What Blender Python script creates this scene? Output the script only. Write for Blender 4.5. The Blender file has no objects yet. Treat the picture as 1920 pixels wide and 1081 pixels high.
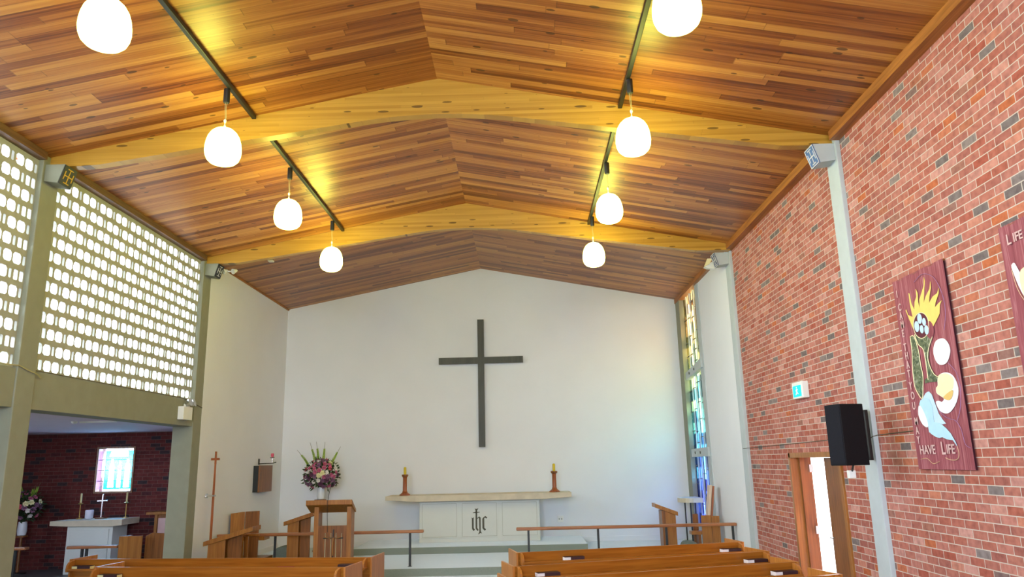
import bpy, bmesh, math, random
from mathutils import Vector, Matrix
random.seed(7)
C = bpy.context.scene.collection
SC = bpy.context.scene
PI = math.pi
H = 2.18                      # camera height above the nave floor
XL, XR, YB, XC = -6.45, 4.36, 20.19, -1.10
ZR, KS = 5.28 + H, 0.1925     # ridge height and roof slope
def zc(x): return ZR - KS * abs(x - XC)

# ------------------------------------------------------------------ materials
def new_mat(name):
    m = bpy.data.materials.new(name); m.use_nodes = True
    nt = m.node_tree; nt.nodes.clear()
    out = nt.nodes.new('ShaderNodeOutputMaterial')
    return m, nt, out
def N(nt, t, **kw):
    n = nt.nodes.new(t)
    for k, v in kw.items():
        if k.startswith('i_'): n.inputs[k[2:].replace('_', ' ')].default_value = v
        else: setattr(n, k, v)
    return n
def L(nt, a, b): nt.links.new(a, b)
def srgb(r, g, b):
    f = lambda c: (c/255/12.92) if c/255 <= 0.04045 else ((c/255+0.055)/1.055)**2.4
    return (f(r), f(g), f(b), 1)
def math_n(nt, op, a, b=None, c=None):
    n = nt.nodes.new('ShaderNodeMath'); n.operation = op
    for i, v in enumerate((a, b, c)):
        if v is None: continue
        if isinstance(v, (int, float)): n.inputs[i].default_value = v
        else: nt.links.new(v, n.inputs[i])
    return n.outputs[0]
def ramp(nt, fac, stops, interp='LINEAR'):
    n = nt.nodes.new('ShaderNodeValToRGB'); n.color_ramp.interpolation = interp
    e = n.color_ramp.elements
    while len(e) > 1: e.remove(e[-1])
    e[0].position, e[0].color = stops[0]
    for p, c in stops[1:]:
        x = e.new(p); x.color = c
    if fac is not None: nt.links.new(fac, n.inputs[0])
    return n.outputs[0]
def mix(nt, fac, a, b, mode='MIX'):
    n = nt.nodes.new('ShaderNodeMix'); n.data_type = 'RGBA'; n.blend_type = mode
    for s, v in ((0, fac), (6, a), (7, b)):
        if isinstance(v, (int, float, tuple)): n.inputs[s].default_value = v
        else: nt.links.new(v, n.inputs[s])
    return n.outputs[2]
def bsdf(nt, out, rough=0.6, spec=0.5, metal=0.0):
    b = nt.nodes.new('ShaderNodeBsdfPrincipled')
    b.inputs['Roughness'].default_value = rough
    b.inputs['Specular IOR Level'].default_value = spec
    b.inputs['Metallic'].default_value = metal
    nt.links.new(b.outputs[0], out.inputs[0]); return b
def obj_co(nt):
    return nt.nodes.new('ShaderNodeTexCoord').outputs['Object']
def geo_pos(nt):
    return nt.nodes.new('ShaderNodeNewGeometry').outputs['Position']
def bump(nt, b, h, strength=0.3, dist=0.01):
    n = nt.nodes.new('ShaderNodeBump'); n.inputs['Strength'].default_value = strength
    n.inputs['Distance'].default_value = dist
    nt.links.new(h, n.inputs['Height']); nt.links.new(n.outputs[0], b.inputs['Normal'])

def plain(name, col, rough=0.6, var=0.06, scale=6.0, metal=0.0, spec=0.5, bmp=0.0, bscale=80):
    """a paint, cloth or metal with a slight procedural mottling"""
    m, nt, out = new_mat(name); b = bsdf(nt, out, rough, spec, metal)
    co = obj_co(nt)
    n = N(nt, 'ShaderNodeTexNoise'); n.inputs['Scale'].default_value = scale; n.inputs['Detail'].default_value = 4
    L(nt, co, n.inputs['Vector'])
    lo = tuple(c*(1-var) for c in col[:3])+(1,); hi = tuple(min(1, c*(1+var)) for c in col[:3])+(1,)
    L(nt, ramp(nt, n.outputs['Fac'], [(0.3, lo), (0.7, hi)]), b.inputs['Base Color'])
    if bmp:
        n2 = N(nt, 'ShaderNodeTexNoise'); n2.inputs['Scale'].default_value = bscale; n2.inputs['Detail'].default_value = 3
        L(nt, co, n2.inputs['Vector']); bump(nt, b, n2.outputs['Fac'], bmp, 0.004)
    return m

def planks(name, width, length, stops, rough=0.3, world=True, axis=(0, 1), knots=True, gap=0.35, spec=0.5, grainmix=0.5, split=None, kn=(2.6, 6.0, 0.62)):
    """boards: run along axis[0], stacked along axis[1], each with its own tone, butt joints, grain and knots"""
    m, nt, out = new_mat(name); b = bsdf(nt, out, rough, spec)
    co = geo_pos(nt) if world else obj_co(nt)
    sep = N(nt, 'ShaderNodeSeparateXYZ'); L(nt, co, sep.inputs[0])
    u, v = sep.outputs[axis[0]], sep.outputs[axis[1]]
    vs = math_n(nt, 'DIVIDE', v, width); row = math_n(nt, 'FLOOR', vs); fv = math_n(nt, 'FRACT', vs)
    if split is not None: row = math_n(nt, 'ADD', row, math_n(nt, 'MULTIPLY', math_n(nt, 'GREATER_THAN', u, split), 613.0))
    wn = N(nt, 'ShaderNodeTexWhiteNoise', noise_dimensions='1D'); L(nt, row, wn.inputs['W'])
    uu = math_n(nt, 'ADD', math_n(nt, 'DIVIDE', u, length), math_n(nt, 'MULTIPLY', wn.outputs['Value'], 17.3))
    col = math_n(nt, 'FLOOR', uu); fu = math_n(nt, 'FRACT', uu)
    cmb = N(nt, 'ShaderNodeCombineXYZ'); L(nt, row, cmb.inputs[0]); L(nt, col, cmb.inputs[1])
    w2 = N(nt, 'ShaderNodeTexWhiteNoise', noise_dimensions='2D'); L(nt, cmb.outputs[0], w2.inputs['Vector'])
    # grain coordinates: squeezed across, stretched along, shifted per board
    g = N(nt, 'ShaderNodeCombineXYZ')
    L(nt, math_n(nt, 'ADD', math_n(nt, 'MULTIPLY', u, 0.9), math_n(nt, 'MULTIPLY', w2.outputs['Value'], 50)), g.inputs[0])
    L(nt, math_n(nt, 'MULTIPLY', v, 22), g.inputs[1]); L(nt, math_n(nt, 'MULTIPLY', w2.outputs['Value'], 31), g.inputs[2])
    gn = N(nt, 'ShaderNodeTexNoise'); gn.inputs['Scale'].default_value = 1.0; gn.inputs['Detail'].default_value = 5
    gn.inputs['Distortion'].default_value = 0.6; L(nt, g.outputs[0], gn.inputs['Vector'])
    tone = math_n(nt, 'ADD', math_n(nt, 'MULTIPLY', w2.outputs['Value'], 1-grainmix), math_n(nt, 'MULTIPLY', gn.outputs['Fac'], grainmix))
    s2 = N(nt, 'ShaderNodeCombineXYZ')
    L(nt, math_n(nt, 'ADD', math_n(nt, 'MULTIPLY', u, 0.30), math_n(nt, 'MULTIPLY', w2.outputs['Value'], 9)), s2.inputs[0]); L(nt, math_n(nt, 'MULTIPLY', v, 34), s2.inputs[1])
    sn = N(nt, 'ShaderNodeTexNoise'); sn.inputs['Scale'].default_value = 1.0; sn.inputs['Detail'].default_value = 3; L(nt, s2.outputs[0], sn.inputs['Vector'])
    tone = math_n(nt, 'ADD', tone, math_n(nt, 'MULTIPLY', math_n(nt, 'SUBTRACT', sn.outputs['Fac'], 0.5), 0.55))
    c = ramp(nt, tone, stops)
    if knots:
        kv = N(nt, 'ShaderNodeCombineXYZ')
        L(nt, math_n(nt, 'MULTIPLY', u, kn[0]), kv.inputs[0]); L(nt, math_n(nt, 'MULTIPLY', v, kn[1]), kv.inputs[1])
        vo = N(nt, 'ShaderNodeTexVoronoi', voronoi_dimensions='2D'); vo.inputs['Scale'].default_value = 1.0; L(nt, kv.outputs[0], vo.inputs['Vector'])
        sp = N(nt, 'ShaderNodeSeparateColor'); L(nt, vo.outputs['Color'], sp.inputs[0])
        rad = math_n(nt, 'MULTIPLY', math_n(nt, 'MAXIMUM', math_n(nt, 'SUBTRACT', sp.outputs[0], kn[2]), 0.0), 0.5)
        k = math_n(nt, 'LESS_THAN', vo.outputs['Distance'], rad)
        kc = mix(nt, 0.72, c, (0.035, 0.012, 0.004, 1))
        c = mix(nt, k, c, kc)
    e = math_n(nt, 'MINIMUM', fv, math_n(nt, 'SUBTRACT', 1.0, fv))
    gapm = math_n(nt, 'LESS_THAN', e, 0.022)
    e2 = math_n(nt, 'LESS_THAN', fu, 0.004)
    gm = math_n(nt, 'MULTIPLY', math_n(nt, 'MAXIMUM', gapm, e2), gap)
    c = mix(nt, gm, c, (0.02, 0.008, 0.003, 1))
    L(nt, c, b.inputs['Base Color'])
    hh = math_n(nt, 'SUBTRACT', math_n(nt, 'MULTIPLY', gn.outputs['Fac'], 0.25), gapm)
    bump(nt, b, hh, 0.35, 0.003)
    return m

def wood(name, c1, c2, rough=0.35, grain=(0.8, 14, 14), spec=0.5):
    m, nt, out = new_mat(name); b = bsdf(nt, out, rough, spec)
    mp = N(nt, 'ShaderNodeMapping'); mp.inputs['Scale'].default_value = grain
    L(nt, obj_co(nt), mp.inputs['Vector'])
    n = N(nt, 'ShaderNodeTexNoise'); n.inputs['Scale'].default_value = 1.6; n.inputs['Detail'].default_value = 5
    n.inputs['Distortion'].default_value = 0.8; L(nt, mp.outputs[0], n.inputs['Vector'])
    L(nt, ramp(nt, n.outputs['Fac'], [(0.3, c1), (0.7, c2)]), b.inputs['Base Color'])
    return m

def bricks(name, stops, mortar, au, av, bw=0.24, bh=0.086, ms=0.010, rough=0.85, du=0.0, dv=0.0):
    m, nt, out = new_mat(name); b = bsdf(nt, out, rough, 0.25)
    sep = N(nt, 'ShaderNodeSeparateXYZ'); L(nt, geo_pos(nt), sep.inputs[0])
    cm = N(nt, 'ShaderNodeCombineXYZ')
    L(nt, math_n(nt, 'ADD', sep.outputs[au], du), cm.inputs[0]); L(nt, math_n(nt, 'ADD', sep.outputs[av], dv), cm.inputs[1])
    br = N(nt, 'ShaderNodeTexBrick'); br.offset = 0.5; br.offset_frequency = 2; br.squash = 1.0
    for k, v in (('Scale', 1.0), ('Mortar Size', ms/2), ('Mortar Smooth', 0.1), ('Bias', 0.0), ('Brick Width', bw), ('Row Height', bh)):
        br.inputs[k].default_value = v
    br.inputs['Color1'].default_value = (0, 0, 0, 1); br.inputs['Color2'].default_value = (1, 1, 1, 1)
    L(nt, cm.outputs[0], br.inputs['Vector'])
    # a random value for each brick
    rw = math_n(nt, 'FLOOR', math_n(nt, 'DIVIDE', math_n(nt, 'ADD', sep.outputs[av], dv), bh))
    odd = math_n(nt, 'FLOORED_MODULO', rw, 2.0)
    uu = math_n(nt, 'DIVIDE', math_n(nt, 'ADD', sep.outputs[au], du), bw)
    cl = math_n(nt, 'FLOOR', math_n(nt, 'ADD', uu, math_n(nt, 'MULTIPLY', math_n(nt, 'SUBTRACT', 1.0, odd), 0.5)))
    cb = N(nt, 'ShaderNodeCombineXYZ'); L(nt, rw, cb.inputs[0]); L(nt, cl, cb.inputs[1])
    w = N(nt, 'ShaderNodeTexWhiteNoise', noise_dimensions='2D'); L(nt, cb.outputs[0], w.inputs['Vector'])
    c = ramp(nt, w.outputs['Value'], stops)
    n = N(nt, 'ShaderNodeTexNoise'); n.inputs['Scale'].default_value = 14; n.inputs['Detail'].default_value = 5
    L(nt, geo_pos(nt), n.inputs['Vector'])
    blotch = ramp(nt, n.outputs['Fac'], [(0.28, (0.72, 0.70, 0.72, 1)), (0.5, (0.98, 0.97, 0.97, 1)), (0.72, (1.14, 1.20, 1.22, 1))])
    c = mix(nt, 1.0, c, blotch, 'MULTIPLY')
    c = mix(nt, br.outputs['Fac'], c, mortar)
    L(nt, c, b.inputs['Base Color'])
    h = math_n(nt, 'SUBTRACT', math_n(nt, 'MULTIPLY', n.outputs['Fac'], 0.3), br.outputs['Fac'])
    bump(nt, b, h, 0.6, 0.006)
    return m

def glass_col(name, build_color, gloss=0.06):
    """stained glass: coloured light passes straight through, with a thin glossy surface"""
    m, nt, out = new_mat(name)
    t = N(nt, 'ShaderNodeBsdfTransparent'); g = N(nt, 'ShaderNodeBsdfGlossy'); g.inputs['Roughness'].default_value = 0.15
    mx = N(nt, 'ShaderNodeMixShader'); mx.inputs[0].default_value = gloss
    L(nt, t.outputs[0], mx.inputs[1]); L(nt, g.outputs[0], mx.inputs[2]); L(nt, mx.outputs[0], out.inputs[0])
    L(nt, build_color(nt), t.inputs['Color'])
    return m
def glass_solid(name, col):
    return glass_col(name, lambda nt: mix(nt, 1.0, ramp(nt, N2noise(nt), [(0.3, (0.8, 0.8, 0.8, 1)), (0.7, (1, 1, 1, 1))]), col, 'MULTIPLY'))
def N2noise(nt):
    n = N(nt, 'ShaderNodeTexNoise'); n.inputs['Scale'].default_value = 9; L(nt, geo_pos(nt), n.inputs['Vector']); return n.outputs['Fac']
def emis(name, col, strength):
    m, nt, out = new_mat(name)
    e = N(nt, 'ShaderNodeEmission'); e.inputs['Color'].default_value = col; e.inputs['Strength'].default_value = strength
    L(nt, e.outputs[0], out.inputs[0]); return m

M = {}
M['ceiling'] = planks('larch ceiling boards', 0.125, 2.6,
    [(0.20, srgb(98, 44, 14)), (0.36, srgb(140, 76, 28)), (0.52, srgb(168, 102, 42)), (0.78, srgb(198, 138, 66))], rough=0.36, spec=0.5, grainmix=0.5, split=XC, kn=(2.2, 5.0, 0.72))
M['beam'] = planks('laminated beam', 0.045, 3.0,
    [(0.25, srgb(170, 124, 44)), (0.75, srgb(198, 152, 64))], rough=0.3, axis=(0, 2), gap=0.10, grainmix=0.6, kn=(2.2, 11.0, 0.60))
M['eave'] = wood('eave board wood', srgb(136, 80, 32), srgb(180, 114, 52), 0.45, (14, 0.8, 14))
M['eave_dark'] = wood('dark eave wood', srgb(76, 54, 34), srgb(124, 88, 54), 0.5, (14, 0.8, 14))  # darker brown tone for the left eave board
M['brick'] = bricks('red nave brick', [(0.0, srgb(166, 92, 76)), (0.2, srgb(176, 110, 96)), (0.4, srgb(158, 94, 84)), (0.6, srgb(188, 124, 112)), (0.72, srgb(162, 84, 68)), (0.82, srgb(196, 142, 132)), (0.90, srgb(184, 100, 62)), (0.93, srgb(150, 104, 94)), (0.94, srgb(108, 96, 96)), (1.0, srgb(136, 122, 120))],
    srgb(198, 184, 172), 1, 2, du=0.07, dv=0.03)
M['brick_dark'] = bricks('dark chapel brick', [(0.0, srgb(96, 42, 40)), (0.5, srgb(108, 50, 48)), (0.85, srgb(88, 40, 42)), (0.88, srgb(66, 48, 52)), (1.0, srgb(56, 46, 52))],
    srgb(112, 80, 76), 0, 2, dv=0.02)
M['plaster'] = plain('white plaster', srgb(228, 230, 236), 0.85, 0.015, 1.3, bmp=0.15, bscale=30)
M['chapel_plaster'] = plain('chapel ceiling plaster', srgb(220, 206, 226), 0.8, 0.02, 2)  # lilac window light on the ceiling tinted into the plaster
M['concrete'] = plain('painted concrete', srgb(140, 141, 124), 0.75, 0.05, 5, bmp=0.2, bscale=60)
M['concrete_r'] = plain('pale grey painted concrete', srgb(184, 192, 196), 0.7, 0.04, 5, bmp=0.15, bscale=60)
M['block'] = plain('breeze block concrete', srgb(166, 166, 154), 0.85, 0.06, 7, bmp=0.3, bscale=50)
M['groove'] = plain('dark bolt hole', srgb(70, 70, 66), 0.8)
# carpet: short grey-green pile with a soft sheen
m, nt, out = new_mat('grey green carpet'); b = bsdf(nt, out, 0.9, 0.3)
n = N(nt, 'ShaderNodeTexNoise'); n.inputs['Scale'].default_value = 220; n.inputs['Detail'].default_value = 3; L(nt, geo_pos(nt), n.inputs['Vector'])
L(nt, ramp(nt, n.outputs['Fac'], [(0.3, srgb(122, 132, 126)), (0.7, srgb(152, 162, 154))]), b.inputs['Base Color'])
b.inputs['Sheen Weight'].default_value = 1.0; b.inputs['Sheen Roughness'].default_value = 0.35; b.inputs['Sheen Tint'].default_value = (0.95, 1.0, 0.97, 1)
bump(nt, b, n.outputs['Fac'], 0.4, 0.004); M['carpet'] = m
M['floor_dark'] = plain('grey vinyl chapel floor', srgb(96, 100, 104), 0.5, 0.05, 3)
M['pew'] = wood('varnished pew oak', srgb(146, 84, 22), srgb(176, 110, 38), 0.3, (0.8, 14, 14))
M['pew_end'] = wood('varnished pew end oak', srgb(158, 94, 34), srgb(188, 122, 54), 0.32, (14, 14, 0.9))
M['oak'] = wood('golden oak', srgb(136, 82, 28), srgb(168, 110, 46), 0.35, (14, 14, 0.9))
M['oak_d'] = wood('brown oak', srgb(108, 62, 24), srgb(146, 90, 40), 0.35, (14, 14, 0.9))
M['rail'] = wood('rail hardwood', srgb(138, 82, 46), srgb(172, 112, 72), 0.3, (0.8, 14, 14))
M['redwood'] = wood('turned red wood', srgb(130, 66, 32), srgb(166, 92, 48), 0.35, (14, 14, 1))
M['lit_pale'] = wood('pale lit wood', srgb(198, 172, 148), srgb(222, 200, 178), 0.45, (14, 14, 0.9))  # window light on the chair's back slab painted in as paler wood
M['cross'] = wood('dark stained cross timber', srgb(46, 44, 34), srgb(64, 62, 50), 0.5, (6, 6, 1))
M['black'] = plain('black painted metal', srgb(26, 28, 30), 0.45, 0.1)
M['speaker'] = plain('black speaker cabinet', srgb(10, 7, 12), 0.7, 0.1, 20, spec=0.25)
M['grille'] = plain('speaker grille cloth', srgb(26, 26, 34), 0.9, 0.2, 120, spec=0.2)
M['steel'] = plain('bright metal', srgb(200, 200, 200), 0.25, 0.05, metal=0.9)
M['brass'] = plain('brass', srgb(196, 160, 90), 0.3, 0.06, metal=0.9)
M['silver'] = plain('silvered cross metal', srgb(226, 218, 226), 0.25, 0.05, metal=0.85)
M['white'] = plain('white enamel', srgb(232, 232, 228), 0.4, 0.02)
M['vase'] = plain('white glazed vase', srgb(222, 226, 236), 0.3, 0.02)
M['candle'] = plain('yellow beeswax', srgb(206, 178, 32), 0.5, 0.05)
M['stone'] = plain('travertine altar slab', srgb(206, 194, 172), 0.55, 0.1, 5)
M['altar'] = plain('white altar panel', srgb(218, 222, 220), 0.6, 0.015, 3)
M['altar_line'] = plain('altar panel groove', srgb(160, 162, 152), 0.7)
M['emblem'] = plain('bronze monogram', srgb(70, 66, 44), 0.5, 0.1)
M['plq_black'] = plain('navy black plaque', srgb(22, 26, 40), 0.5)
M['plq_blue'] = plain('blue plaque', srgb(66, 104, 166), 0.5)
M['plq_navy'] = plain('slate blue plaque', srgb(68, 78, 120), 0.5)
M['gold'] = plain('gold paint', srgb(206, 160, 40), 0.5)
M['silverp'] = plain('pale grey paint', srgb(206, 206, 214), 0.5)
M['cord'] = plain('clear pendant cord', srgb(190, 180, 130), 0.4)
M['cable'] = plain('brown cable', srgb(92, 84, 66), 0.6)
M['cable_y'] = plain('cream cable', srgb(176, 168, 120), 0.6)
M['globe'] = emis('lit opal globe', (0.96, 0.99, 0.16, 1), 20.0)
M['exit_face'] = emis('lit exit panel', srgb(50, 226, 226), 1.4)
M['exit_man'] = emis('lit exit pictogram', (0.75, 1.0, 0.92, 1), 1.3)
M['red'] = plain('red book cloth', srgb(150, 30, 24), 0.6)
M['bookcover'] = plain('dark maroon book cloth', srgb(52, 22, 28), 0.5, 0.1)
M['page'] = plain('white page edges', srgb(236, 232, 236), 0.7, 0.03)
M['page_y'] = plain('cream page edges', srgb(226, 214, 160), 0.7, 0.03)
M['cushion'] = plain('grey green cushion cloth', srgb(112, 122, 116), 0.9, 0.08, 30, bmp=0.2)
M['leaf'] = plain('dark green leaf', srgb(44, 66, 34), 0.55, 0.4, 14)
M['leaf_l'] = plain('lime green gladiolus', srgb(150, 180, 60), 0.55, 0.2, 14)
M['stem'] = plain('brown stem', srgb(96, 84, 60), 0.6)
for k, c in dict(pink=(196, 104, 138), mauve=(140, 96, 128), plum=(104, 62, 88), cream=(228, 222, 176), whitef=(232, 226, 224), rose=(206, 84, 112)).items():
    M['f_'+k] = plain(k+' petals', srgb(*c), 0.6, 0.15, 20)
M['glass_pane'] = glass_solid('cyan glass', (0.03, 0.75, 0.92, 1))
M['glass_cup'] = plain('frosted white glass cup', srgb(226, 226, 246), 0.3, 0.02)
M['ext_wall'] = plain('pale pink outside wall', srgb(238, 206, 200), 0.8, 0.03)
M['ground'] = plain('pale outside paving', srgb(200, 196, 190), 0.9, 0.05)
M['banner_edge'] = plain('dark banner edge', srgb(92, 34, 48), 0.9)
# banner cloth: maroon with long vertical weave streaks
m, nt, out = new_mat('maroon streaked banner cloth'); b = bsdf(nt, out, 0.85, 0.2)
mp = N(nt, 'ShaderNodeMapping'); mp.inputs['Scale'].default_value = (30, 30, 1.6); L(nt, geo_pos(nt), mp.inputs['Vector'])
n = N(nt, 'ShaderNodeTexNoise'); n.inputs['Scale'].default_value = 1.0; n.inputs['Detail'].default_value = 6; n.inputs['Distortion'].default_value = 1.0
L(nt, mp.outputs[0], n.inputs['Vector'])
L(nt, ramp(nt, n.outputs['Fac'], [(0.25, srgb(124, 60, 70)), (0.5, srgb(150, 82, 90)), (0.75, srgb(184, 122, 128))]), b.inputs['Base Color']); M['banner'] = m
for k, c in dict(yellow=(232, 202, 110), cream=(240, 226, 180), white=(240, 240, 244), sky=(176, 212, 232), ice=(190, 214, 236), tan=(222, 184, 110), text=(206, 170, 168), gold=(208, 176, 140), lilac=(150, 110, 150)).items():
    M['b_'+k] = plain('applique '+k, srgb(*c), 0.85, 0.04, 12)
m, nt, out = new_mat('applique green print'); b = bsdf(nt, out, 0.85, 0.2)
n = N(nt, 'ShaderNodeTexNoise'); n.inputs['Scale'].default_value = 16; n.inputs['Detail'].default_value = 5; n.inputs['Distortion'].default_value = 1.5; L(nt, geo_pos(nt), n.inputs['Vector'])
L(nt, ramp(nt, n.outputs['Fac'], [(0.35, srgb(70, 82, 66)), (0.55, srgb(112, 116, 88)), (0.7, srgb(160, 164, 150))]), b.inputs['Base Color']); M['b_green'] = m
# dalle glass of the tall strip window: colour runs amber -> green -> cyan -> blue with height, in uneven panes
def strip_color(nt):
    sep = N(nt, 'ShaderNodeSeparateXYZ'); L(nt, geo_pos(nt), sep.inputs[0])
    cellz = math_n(nt, 'FLOOR', math_n(nt, 'MULTIPLY', sep.outputs[2], 3.6)); celly = math_n(nt, 'FLOOR', math_n(nt, 'MULTIPLY', sep.outputs[1], 6.0))
    cb = N(nt, 'ShaderNodeCombineXYZ'); L(nt, cellz, cb.inputs[0]); L(nt, celly, cb.inputs[1])
    w = N(nt, 'ShaderNodeTexWhiteNoise', noise_dimensions='2D'); L(nt, cb.outputs[0], w.inputs['Vector'])
    hgt = math_n(nt, 'ADD', math_n(nt, 'DIVIDE', sep.outputs[2], 6.5), math_n(nt, 'MULTIPLY', math_n(nt, 'SUBTRACT', w.outputs['Value'], 0.5), 0.22))
    return mix(nt, 1.0, mix(nt, 0.30, ramp(nt, hgt, [(0.05, (0.05, 0.10, 0.9, 1)), (0.22, (0.10, 0.25, 1.0, 1)), (0.38, (0.10, 0.62, 0.95, 1)), (0.52, (0.25, 0.85, 0.8, 1)), (0.64, (0.7, 0.85, 0.45, 1)), (0.78, (1.0, 0.80, 0.22, 1)), (0.9, (0.95, 0.55, 0.16, 1)), (1.0, (1.0, 0.85, 0.4, 1))]), (0.9, 0.9, 0.9, 1)), ramp(nt, w.outputs['Value'], [(0.0, (0.22, 0.22, 0.22, 1)), (0.5, (0.42, 0.42, 0.42, 1)), (1.0, (0.95, 0.95, 0.95, 1))]), 'MULTIPLY')
M['strip_glass'] = glass_col('coloured strip glass', strip_color)
M['glass_white'] = glass_solid('pale glass', (0.85, 0.9, 1.0, 1))
M['glass_lilac'] = glass_solid('lilac glass', (0.72, 0.62, 1.0, 1))
M['glass_red'] = glass_solid('red glass', (0.9, 0.05, 0.08, 1))
M['glass_blue'] = glass_solid('blue glass', (0.02, 0.3, 0.75, 1))
M['lead'] = plain('lead came', srgb(96, 98, 96), 0.6)

# ------------------------------------------------------------------ mesh building
MATS = {}
class MB:
    def __init__(s): s.v = []; s.f = []
    def add(s, vs, fs):
        o = len(s.v); s.v += [tuple(v) for v in vs]; s.f += [tuple(i+o for i in f) for f in fs]; return s
    def box(s, x0, x1, y0, y1, z0, z1):
        x0, x1 = sorted((x0, x1)); y0, y1 = sorted((y0, y1)); z0, z1 = sorted((z0, z1))
        return s.add([(x0,y0,z0),(x1,y0,z0),(x1,y1,z0),(x0,y1,z0),(x0,y0,z1),(x1,y0,z1),(x1,y1,z1),(x0,y1,z1)],
                     [(0,3,2,1),(4,5,6,7),(0,1,5,4),(1,2,6,5),(2,3,7,6),(3,0,4,7)])
    def prism(s, poly, ax, a, b):
        """polygon in the two other axes (in xyz order), extruded along ax from a to b"""
        n = len(poly); vs = []
        for t in (a, b):
            for p in poly:
                q = list(p); q.insert(ax, t); vs.append(q)
        fs = [tuple(range(n))[::-1], tuple(range(n, 2*n))] + [(i, (i+1) % n, n+(i+1) % n, n+i) for i in range(n)]
        return s.add(vs, fs)
    def tube(s, pts, r, n=8, r2=None):
        pts = [Vector(p) for p in pts]; rs = [r]*len(pts) if not isinstance(r, (list, tuple)) else list(r)
        vs = []; fs = []
        up = Vector((0, 0, 1))
        for i, p in enumerate(pts):
            d = (pts[min(i+1, len(pts)-1)] - pts[max(i-1, 0)]).normalized()
            a = d.cross(up) if abs(d.dot(up)) < 0.95 else d.cross(Vector((0, 1, 0)))
            a.normalize(); c = d.cross(a).normalized()
            for k in range(n):
                t = 2*PI*k/n; vs.append(p + (a*math.cos(t) + c*math.sin(t))*rs[i])
        for i in range(len(pts)-1):
            for k in range(n):
                k2 = (k+1) % n; fs.append((i*n+k, i*n+k2, (i+1)*n+k2, (i+1)*n+k))
        fs.append(tuple(range(n))[::-1]); fs.append(tuple((len(pts)-1)*n+k for k in range(n)))
        return s.add(vs, fs)
    def lathe(s, prof, cx, cy, n=20):
        vs = []; fs = []
        for r, z in prof:
            for k in range(n):
                t = 2*PI*k/n; vs.append((cx+r*math.cos(t), cy+r*math.sin(t), z))
        for i in range(len(prof)-1):
            for k in range(n):
                k2 = (k+1) % n; fs.append((i*n+k, i*n+k2, (i+1)*n+k2, (i+1)*n+k))
        fs.append(tuple(range(n))[::-1]); fs.append(tuple((len(prof)-1)*n+k for k in range(n)))
        return s.add(vs, fs)
    def xf(s, mat):
        s.v = [tuple(mat @ Vector(v)) for v in s.v]; return s
    def build(s, name, mat, parent=None, smooth=False, bevel=0.0, local=False):
        me = bpy.data.meshes.new(name)
        vs = s.v
        if parent is not None and not local:
            inv = MATS[parent.name].inverted(); vs = [tuple(inv @ Vector(v)) for v in s.v]
        me.from_pydata(vs, [], s.f); me.update()
        bm = bmesh.new(); bm.from_mesh(me)
        bmesh.ops.recalc_face_normals(bm, faces=bm.faces)
        if bevel:
            ed = [e for e in bm.edges if len(e.link_faces) == 2 and e.calc_face_angle(0) > 0.7]
            bmesh.ops.bevel(bm, geom=ed, offset=bevel, segments=2, affect='EDGES', profile=0.6, clamp_overlap=True)
        bm.to_mesh(me); bm.free()
        if smooth:
            for p in me.polygons: p.use_smooth = True
            me.set_sharp_from_angle(angle=math.radians(40))
        me.materials.append(M[mat])
        o = bpy.data.objects.new(name, me); C.objects.link(o)
        MATS[o.name] = MATS[parent.name].copy() if parent is not None else Matrix()
        if parent is not None: o.parent = parent
        return o

def tag(o, label, cat, group=None):
    o['label'] = label; o['category'] = cat
    if group: o['group'] = group
    return o
def thing(name, label, cat, loc=(0, 0, 0), rotz=0.0, group=None):
    o = bpy.data.objects.new(name, None); C.objects.link(o)
    o.location = loc; o.rotation_euler = (0, 0, rotz); o.empty_display_size = 0.2
    MATS[o.name] = Matrix.Translation(loc) @ Matrix.Rotation(rotz, 4, 'Z')
    return tag(o, label, cat, group)
def struct(o): o['kind'] = 'structure'; return o
def dup(root, loc, rotz, label, group=None):
    r = root.copy(); C.objects.link(r); r.location = loc; r.rotation_euler = (0, 0, rotz); r['label'] = label
    if group: r['group'] = group
    for ch in list(root.children):
        c = ch.copy(); C.objects.link(c); c.parent = r
        for g in list(ch.children):
            d = g.copy(); C.objects.link(d); d.parent = c
    return r

# ------------------------------------------------------------------ room shell
YN = -6.0            # rear end of the nave, behind the camera
XCH = -12.9          # chapel outer wall
STEP1, STEP2 = 15.78, 18.2
struct(MB().box(XCH-0.3, XR+0.3, YN-0.3, STEP1, -0.25, 0).build('floor', 'carpet'))
struct(MB().box(XL-0.25, XR+0.3, STEP1, YB+0.2, -0.25, 0.15).build('floor_sanctuary', 'carpet', bevel=0.012))
struct(MB().box(-4.07, 1.40, STEP2, YB, 0.15, 0.30).build('floor_altar_step', 'carpet', bevel=0.012))
struct(MB().box(XCH-0.3, XL-0.26, STEP1, 18.5, -0.25, 0.0).build('floor_chapel', 'floor_dark'))

# gabled ceiling: two thick boarded slopes
for nm, x in (('ceiling', XL-0.5), ('ceiling_right', XR+0.5)):
    p = [(XC, ZR), (x, zc(x)), (x, zc(x)+0.25), (XC, ZR+0.25)]
    struct(MB().prism(p, 1, YN-0.3, YB+0.3).build(nm, 'ceiling'))
# back wall (gable)
struct(MB().prism([(XL-0.4, -0.2), (XR+0.06, -0.2), (XR+0.06, zc(XR+0.06)), (XC, ZR), (XL-0.4, zc(XL-0.4))], 1, YB, YB+0.25).build('wall_back', 'plaster'))
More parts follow.
